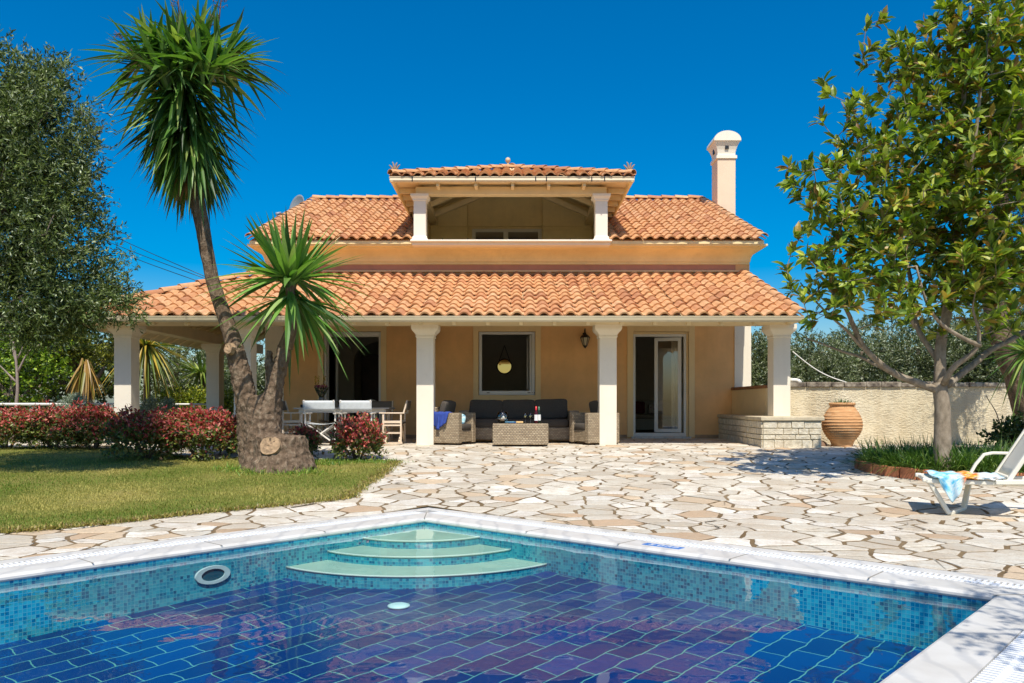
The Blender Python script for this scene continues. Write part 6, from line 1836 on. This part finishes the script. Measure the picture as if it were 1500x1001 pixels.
# --- red photinia shrubs
RED = [srgb(172,64,62), srgb(196,94,84), srgb(146,52,54), srgb(214,134,112)]; GRN = [srgb(94,108,46), srgb(122,130,58), srgb(70,78,38), srgb(142,104,62)]
def photinia(label, px, py, rx, h, ry=None, n=1500, redfrac=.5, loc=None, lean=0.0):
    c = loc or G(px, py); ry = ry or rx
    r = thing('photinia_shrub', label, 'shrub', c, 'red leaved photinia shrubs')
    v = unit(rng.normal(size=(n,3))); v[:,2] = np.abs(v[:,2])*1.0 - .75*(rng.random(n) < .45)*rng.random(n)
    v[:,:2] = np.sign(v[:,:2])*np.abs(v[:,:2])**.8; rad = rng.uniform(.35,1.0,n)**.6
    nz = np.array([mnoise.noise(Vector(q*2.2 + c.x*3)) for q in v]); rad *= (1 + .42*nz) * np.where(rng.random(n) < .12, rng.uniform(1.0,1.22,n), 1)
    p = np.stack([c.x + v[:,0]*rad*rx, c.y + v[:,1]*rad*ry, c.z + h*.40 + v[:,2]*rad*h*.60],1)
    p[:,2] = np.maximum(p[:,2], c.z + .04)
    nl = 5; out = unit(v + np.array([[0,0,.5]]) + rng.normal(0,.4,(n,3)))
    b = np.repeat(p,nl,0) + rng.normal(0,.018,(n*nl,3)); ld = unit(np.repeat(out,nl,0)*.8 + rng.normal(0,.6,(n*nl,3)))
    N_ = n*nl; L = rng.uniform(.045,.085,N_)
    V, Fc, k = broad_leaves(b, ld, L, L*rng.uniform(.38,.5,N_), unit(np.repeat(out,nl,0)+rng.normal(0,.4,(N_,3))), .2)
    hf = (np.repeat(p[:,2],nl)-c.z)/h; topness = np.clip((hf-.42)*2.6 + rng.normal(0,.35,N_) + np.repeat(rng.normal(0,.25,n),nl), 0, 1)
    isr = (topness > (1-redfrac)*.95) & (rng.random(N_) < .72)
    C = np.where(isr[:,None], pal(N_,RED,(.35,.3,.2,.15)), pal(N_,GRN,(.35,.25,.25,.15)))
    npobj('foliage', V, Fc, M['leaf'], r, np.repeat(C,k,0))
    mb = MB()
    for k_ in range(9):
        a = random.uniform(0,6.28); mb.tube([(c.x+.04*math.cos(a), c.y+.04*math.sin(a), c.z-.03), (c.x+rx*.3*math.cos(a), c.y+ry*.3*math.sin(a), c.z+h*.35), (c.x+rx*.6*math.cos(a), c.y+ry*.6*math.sin(a), c.z+h*.75)], [.018,.012,.005], 6)
    obj('stem', mb, M['bark_olive'], r); return r
photinia('red photinia shrub at the far left end of the hedge, under the white rail', 10, 657, .85, .80, .5, 1900, .55)
photinia('red and green photinia shrub directly before the silver grey bush on the left', 78, 657, .65, .78, .5, 1500, .45)
photinia('red photinia shrub at the right end of the left hedge, touching the left porch column', 137, 658, .62, .80, .5, 1500, .6)
photinia('photinia shrub with a dark shaded flank in front of the left porch column', 216, 672, .62, .82, .55, 1700, .45)
photinia('largest and reddest photinia shrub, standing forward of the porch, left of the yucca', 292, 672, .78, .86, .6, 2300, .8)
photinia('low photinia shrub tucked against the left side of the yucca trunk', 340, 664, .34, .72, .35, 600, .5)
photinia('small dark photinia shrub just right of the yucca stump', 447, 668, .25, .52, .25, 420, .55)
photinia('round low photinia bush with bright red top in front of the director chairs', 524, 674, .42, .70, .40, 1000, .75)
# --- silver shrubs
def silver(label, px, py, Y, rx, h):
    c = Vector((X(px,Y), Y, 0)); r = thing('silver_shrub', label, 'shrub', c, 'silver grey shrubs by the rails')
    n = 1400; a = rng.uniform(0,6.283,n); e_ = rng.uniform(.0,1.5,n); v = np.stack([np.cos(a)*np.cos(e_),np.sin(a)*np.cos(e_),np.sin(e_)],1)
    rad = rng.uniform(.5,1,n); p = np.array(c)[None] + v*rad[:,None]*np.array([[rx,rx*.8,h]])
    V,Fc,C = twig_foliage(p, v, 9, (.04,.08), (.005,.009), .16, [srgb(160,170,150), srgb(130,144,122), srgb(188,194,178), srgb(104,118,96)], (.35,.3,.2,.15), .2, .9)
    npobj('foliage', V, Fc, M['leaf_dull'], r, C)
    mb = MB()
    for k in range(8): an = k*.8; mb.tube([(c.x,c.y,-.02),(c.x+rx*.5*math.cos(an),c.y+rx*.4*math.sin(an),h*.5)],[.015,.006],5)
    obj('stem', mb, M['bark_olive'], r)
silver('silver grey shrub in front of the white rail left of the porch', 110, 600, 16.6, .58, 1.02)
silver('silver grey shrub behind the photinia, right of the left porch column', 222, 600, 17.0, .42, .95)
silver('small silver grey shrub beside the rail between the left columns', 246, 600, 19.0, .35, .95)
# --- trees and plants beyond on the left
BRI = [srgb(120,152,40), srgb(152,174,54), srgb(88,118,34), srgb(56,78,28), srgb(180,188,74)]
def simple_tree(name, label, px, Y, h0, ells, ntw, cols, w, group, r=.14, **kw):
    x = X(px, Y); e0 = ells[0]
    return olive(name, label, [([(x,Y,-.1),(x+.08,Y,h0*.5),(x-.05,Y,h0),(e0[0],e0[1],e0[2]+e0[5]*.3)], r, r*.3), ([(x,Y,h0*.8),(x+.6,Y+.2,h0+.8)], r*.5, r*.2), ([(x,Y,h0*.9),(x-.6,Y-.2,h0+.9)], r*.5, r*.2)], ells, ntw, group, cols=cols, w=w, **kw)
GT = 'trees in the garden left of the house'
simple_tree('leafy_tree', 'bright green leafy tree at the far left edge behind the rail', 20, 19.5, .9, [E(20,545,75,55,19.5,1.0), E(60,515,60,50,19.5,1.0), E(-60,540,90,90,19.5,1.2)], 1700, BRI, (.3,.2,.25,.2,.05), GT, ln=(.07,.12), wd=(.02,.035), nl=10, mat='leaf', reach=40, gap=-.3)
simple_tree('olive_tree', 'two stemmed olive tree with yellow green crown behind the silver shrub', 112, 20.5, 1.0, [E(110,490,70,42,20.5,1.2), E(150,505,45,34,20.5,.8), E(80,500,40,30,20.5,.8)], 1300, [srgb(150,152,50), srgb(120,126,44), srgb(88,98,40), srgb(60,70,30)], (.3,.3,.25,.15), GT, nl=12, ln=(.06,.11), wd=(.014,.022), mat='leaf', r=.2, reach=40)
mb = MB(); gg = Grow(); Yb = 17.6
for pts, r0, r1 in (([(24,600),(26,560),(24,530),(20,500)],.04,.024), ([(25,535),(16,505),(14,490)],.022,.008), ([(26,545),(38,520),(45,512),(58,505)],.025,.008), ([(24,560),(4,540),(-8,528)],.022,.01), ([(26,525),(33,512),(35,500)],.02,.008)):
    gg.limb([P(a,b,Yb) for a,b in pts], r0, r1, 7, .02)
o_ = obj('bare_tree', gg.mb, plain('pale_bark', srgb(146,130,118), .85, .15, 8, .4, 40)); tag(o_, 'small leafless pale barked tree behind the rail at the far left', 'tree')
simple_tree('leafy_tree', 'dark dense evergreen filling the gap behind the bare pale tree', 60, 26, 1.0, [E(60,560,130,60,26,1.6), E(-40,500,120,90,26,1.8), E(140,530,70,70,26,1.4)], 2400, [srgb(58,76,28), srgb(44,58,22), srgb(84,104,36), srgb(32,42,18)], (.3,.3,.2,.2), GT, ln=(.10,.17), wd=(.03,.05), nl=9, mat='leaf', reach=30, gap=-.4)
def yuccaplant(label, px, Y, ztop, n, L, cols, el, droop, hstem, w=None, grp='yuccas beyond the porch', name='yucca_plant', z0=-.05):
    x = X(px,Y); r = thing(name, label, 'plant', (x,Y,0), grp)
    mb = MB(); mb.tube([(x,Y,z0),(x+.03,Y,hstem*.5),(x,Y,hstem)],[.12,.1,.08],8); obj('trunk', mb, M['bark_yucca'], r)
    prt = [rosette((x,Y,hstem), n, L, (.028,.042), el, droop, cols, .08, .3, w)]
    crown_part('crown', prt, r); return r
YEL = [srgb(176,150,54), srgb(140,136,50), srgb(96,116,44), srgb(196,160,80)]
yuccaplant('yucca with hanging straw yellow leaves between the olive stems on the left', 126, 19.2, 0, 60, (.6,.95), [srgb(186,150,84), srgb(160,128,66), srgb(126,124,54)], (-.9,-1.45), (.1,.3), Z(540,19.2)+.1)
yuccaplant('big yucca with drooping green and yellow leaves seen between the left porch columns', 214, 23.5, 0, 190, (1.1,1.8), YEL, (.9,-1.3), (.15,.5), Z(505,23.5), (.28,.3,.32,.1))
yuccaplant('bright green spiky yucca beside the back porch column', 296, 25.0, 0, 110, (.8,1.2), [srgb(120,142,60), srgb(150,160,80), srgb(84,108,44)], (1.2,-.7), (.1,.35), Z(548,25))
simple_tree('olive_tree', 'grey green olive tree seen through the porch behind the yuccas', 258, 29, 1.2, [E(262,530,62,60,29,1.6), E(330,520,60,70,29,1.6), E(200,500,60,60,29,1.5)], 2000, OLIVE, (.2,.15,.35,.25,.05), GT, ln=(.09,.15), wd=(.014,.022), nl=12, reach=40, r=.2)
simple_tree('hedge_shrub', 'bright yellow green clipped hedge seen through the porch', 275, 24.3, .3, [E(275,590,62,24,24.3,.6), E(240,600,40,22,24.3,.6), E(315,592,40,26,24.3,.6)], 1100, [srgb(150,158,44), srgb(120,136,38), srgb(84,102,30), srgb(176,174,64)], (.3,.3,.25,.15), None, ln=(.05,.09), wd=(.018,.03), nl=10, mat='leaf', reach=20, cat='hedge', r=.06, gap=-.6)
# --- olive grove behind the wall on the right
GR = 'olive trees behind the garden wall'
for i, (px, Y, top, rx, lab) in enumerate(((1105,24.5,486,46,'olive tree behind the wall, directly beside the house corner'), (1185,25.5,482,58,'olive tree behind the wall, seen just right of the right porch column'), (1262,27.5,470,62,'olive tree behind the wall above the terracotta urn'), (1345,25.5,462,66,'olive tree behind the wall left of the magnolia trunk'), (1425,25.0,448,66,'olive tree behind the wall right of the magnolia trunk'), (1505,24.0,420,75,'tallest olive tree behind the wall at the right edge'))):
    cyp = (top+600)/2; ry = (600-top)/2
    simple_tree('olive_tree', lab, px, Y, 1.0, [E(px,cyp,rx,ry,Y,1.3), E(px-rx*.6,cyp+12,rx*.6,ry*.8,Y,1.1), E(px+rx*.6,cyp+10,rx*.6,ry*.82,Y,1.1)], 1500, OLIVE, (.28,.22,.28,.16,.06), GR, ln=(.08,.14), wd=(.013,.02), nl=13, reach=30, r=.18, gap=-.35)
# dark leaning trunk and its needle crown behind the magnolia
lt_ = 15.0
gpts = [P(1512,640,lt_),P(1494,560,lt_),P(1478,520,lt_),P(1462,480,lt_),P(1452,440,lt_),P(1452,380,lt_),P(1470,280,lt_),P(1490,180,lt_)]
olive('leaning_tree', 'dark leaning tree with fine grey green foliage behind the magnolia', [(gpts,.26,.07), ([gpts[4],P(1500,400,lt_),P(1540,330,lt_)],.12,.05)], [E(1485,180,55,95,lt_,.9), E(1500,330,60,90,lt_,.9), E(1465,390,40,40,lt_,.7), E(1540,240,60,120,lt_,.9)], 1700, None, nl=14, ln=(.06,.10), wd=(.006,.010), cols=[srgb(58,68,40), srgb(80,90,62), srgb(40,48,28), srgb(110,116,92)], w=(.3,.3,.25,.15), loc=(X(1512,lt_),lt_,0), barkm='bark_yucca')
ywp = (X(1516,13.6),13.6)
r = thing('yucca_plant', 'yucca with dark hanging sword leaves at the right edge beside the lounger', 'plant', (ywp[0],ywp[1],-.1), 'yuccas by the garden wall')
mb = MB(); mb.tube([(ywp[0],ywp[1],-.15),(ywp[0]-.05,ywp[1],.8),(ywp[0],ywp[1],1.85)],[.15,.12,.1],10); obj('trunk', mb, M['bark_yucca'], r)
crown_part('crown', [rosette((ywp[0],ywp[1],1.75), 120, (.7,1.05), (.026,.038), (1.1,-1.1), (.15,.45), YUC, .08, .3, (.3,.2,.4,.1))], r)
photinia_like = None
V = None
simple_tree('leafy_shrub', 'low dark leafy shrub at the foot of the garden wall beside the lounger', 1482, 14.6, .1, [E(1485,640,42,22,14.6,.4), E(1520,635,42,30,14.6,.4)], 420, [srgb(58,80,34), srgb(44,62,28), srgb(84,104,48)], (.4,.35,.25), None, ln=(.06,.10), wd=(.02,.03), nl=9, mat='leaf', reach=12, cat='shrub', r=.03)
# out of frame olive whose shade falls on the near right pool edge
olive('olive_tree', 'young olive tree outside the picture whose thin shade dapples the near pool edge', [([(4.4,1.9,-.35),(4.4,1.9,.8),(4.2,1.95,1.9),(3.7,2.1,2.8)],.10,.03), ([(4.3,1.92,1.5),(4.6,2.3,2.5)],.05,.02)], [(3.2,2.35,3.0,.75,.7,.5),(3.9,2.0,3.1,.7,.7,.5),(2.7,1.9,2.9,.6,.5,.4)], 330, 'olive trees near the pool', nl=14, reach=40)
# taller trees beyond house sides close the horizon
FAR = 'far trees on the horizon'
for i, (px, Y, top, rx, lab) in enumerate(((-60,36,430,120,'far tree on the horizon at the left edge'), (330,38,520,110,'far tree on the horizon seen through the porch'), (1130,40,500,90,'far tree on the horizon beside the right porch column'), (1330,42,450,130,'far tree on the horizon behind the magnolia'), (1560,40,400,140,'far tree on the horizon beyond the right edge'))):
    cyp = (top+605)/2; ry = (605-top)/2
    simple_tree('leafy_tree', lab, px, Y, 1.4, [E(px,cyp,rx,ry,Y,2.2), E(px-rx*.6,cyp+14,rx*.5,ry*.8,Y,1.8), E(px+rx*.6,cyp+12,rx*.5,ry*.8,Y,1.8)], 1300, OLIVE, (.35,.3,.15,.05,.15), FAR, ln=(.16,.28), wd=(.03,.05), nl=12, reach=20, r=.25, gap=-.5)
# green weeds round the stump, straw tufts along the lawn edge
def weeds(label, pts, n, L, cols, name='weeds', sp=.14):
    Vs=[]; 
    idx = rng.choice(len(pts), n); c = np.array([tuple(pts[i]) for i in idx]) + np.stack([rng.normal(0,sp,n), rng.normal(0,sp*.7,n), np.zeros(n)],1); c[:,2] = zgn(c[:,1])+.01
    a = rng.uniform(0,6.283,n); e_ = rng.uniform(.4,1.5,n); d = np.stack([np.cos(a)*np.cos(e_),np.sin(a)*np.cos(e_),np.sin(e_)],1)
    V,Fc,k = sword_leaves(c, d, rng.uniform(*L,n), rng.uniform(.003,.008,n), rng.uniform(.1,.7,n), 4)
    o_ = npobj(name, V, Fc, M['leaf'], None, np.repeat(pal(n, cols),k,0)); tag(o_, label, 'weeds', kind='stuff')
weeds('lush green weeds growing round the yucca stump', [G(q,690+random.uniform(-4,6)) for q in range(332,372,4)] + [G(q,694+random.uniform(-3,3)) for q in range(372,470,6)] + [G(q,682) for q in range(448,500,6)], 1500, (.05,.16), [srgb(104,140,40), srgb(130,160,56), srgb(80,112,34), srgb(160,160,80)])
weeds('fresh green grass along the back edge of the lawn under the round red bush', [G(q,677+random.uniform(-1,2)) for q in range(470,580,4)], 900, (.03,.09), [srgb(96,128,40), srgb(120,146,52)], 'lawn_fringe')
weeds('dry straw coloured grass tufts spilling over the lawn edge onto the paving', [lawn_front[k].lerp(lawn_front[k+1], random.random()) for k in range(len(lawn_front)-1) for _ in range(60)], 5200, (.03,.085), [srgb(150,140,66), srgb(176,158,90), srgb(112,118,48), srgb(136,112,66)], 'lawn_fringe', .055)
for name, lab in (('ground','dry earth ground reaching to the horizon'), ('patio','pale crazy paving of irregular stones with brown joints'), ('lawn','lawn beside the paving'), ('water','clear still pool water')):
    bpy.data.objects[name]['label'] = lab; bpy.data.objects[name]['category'] = name
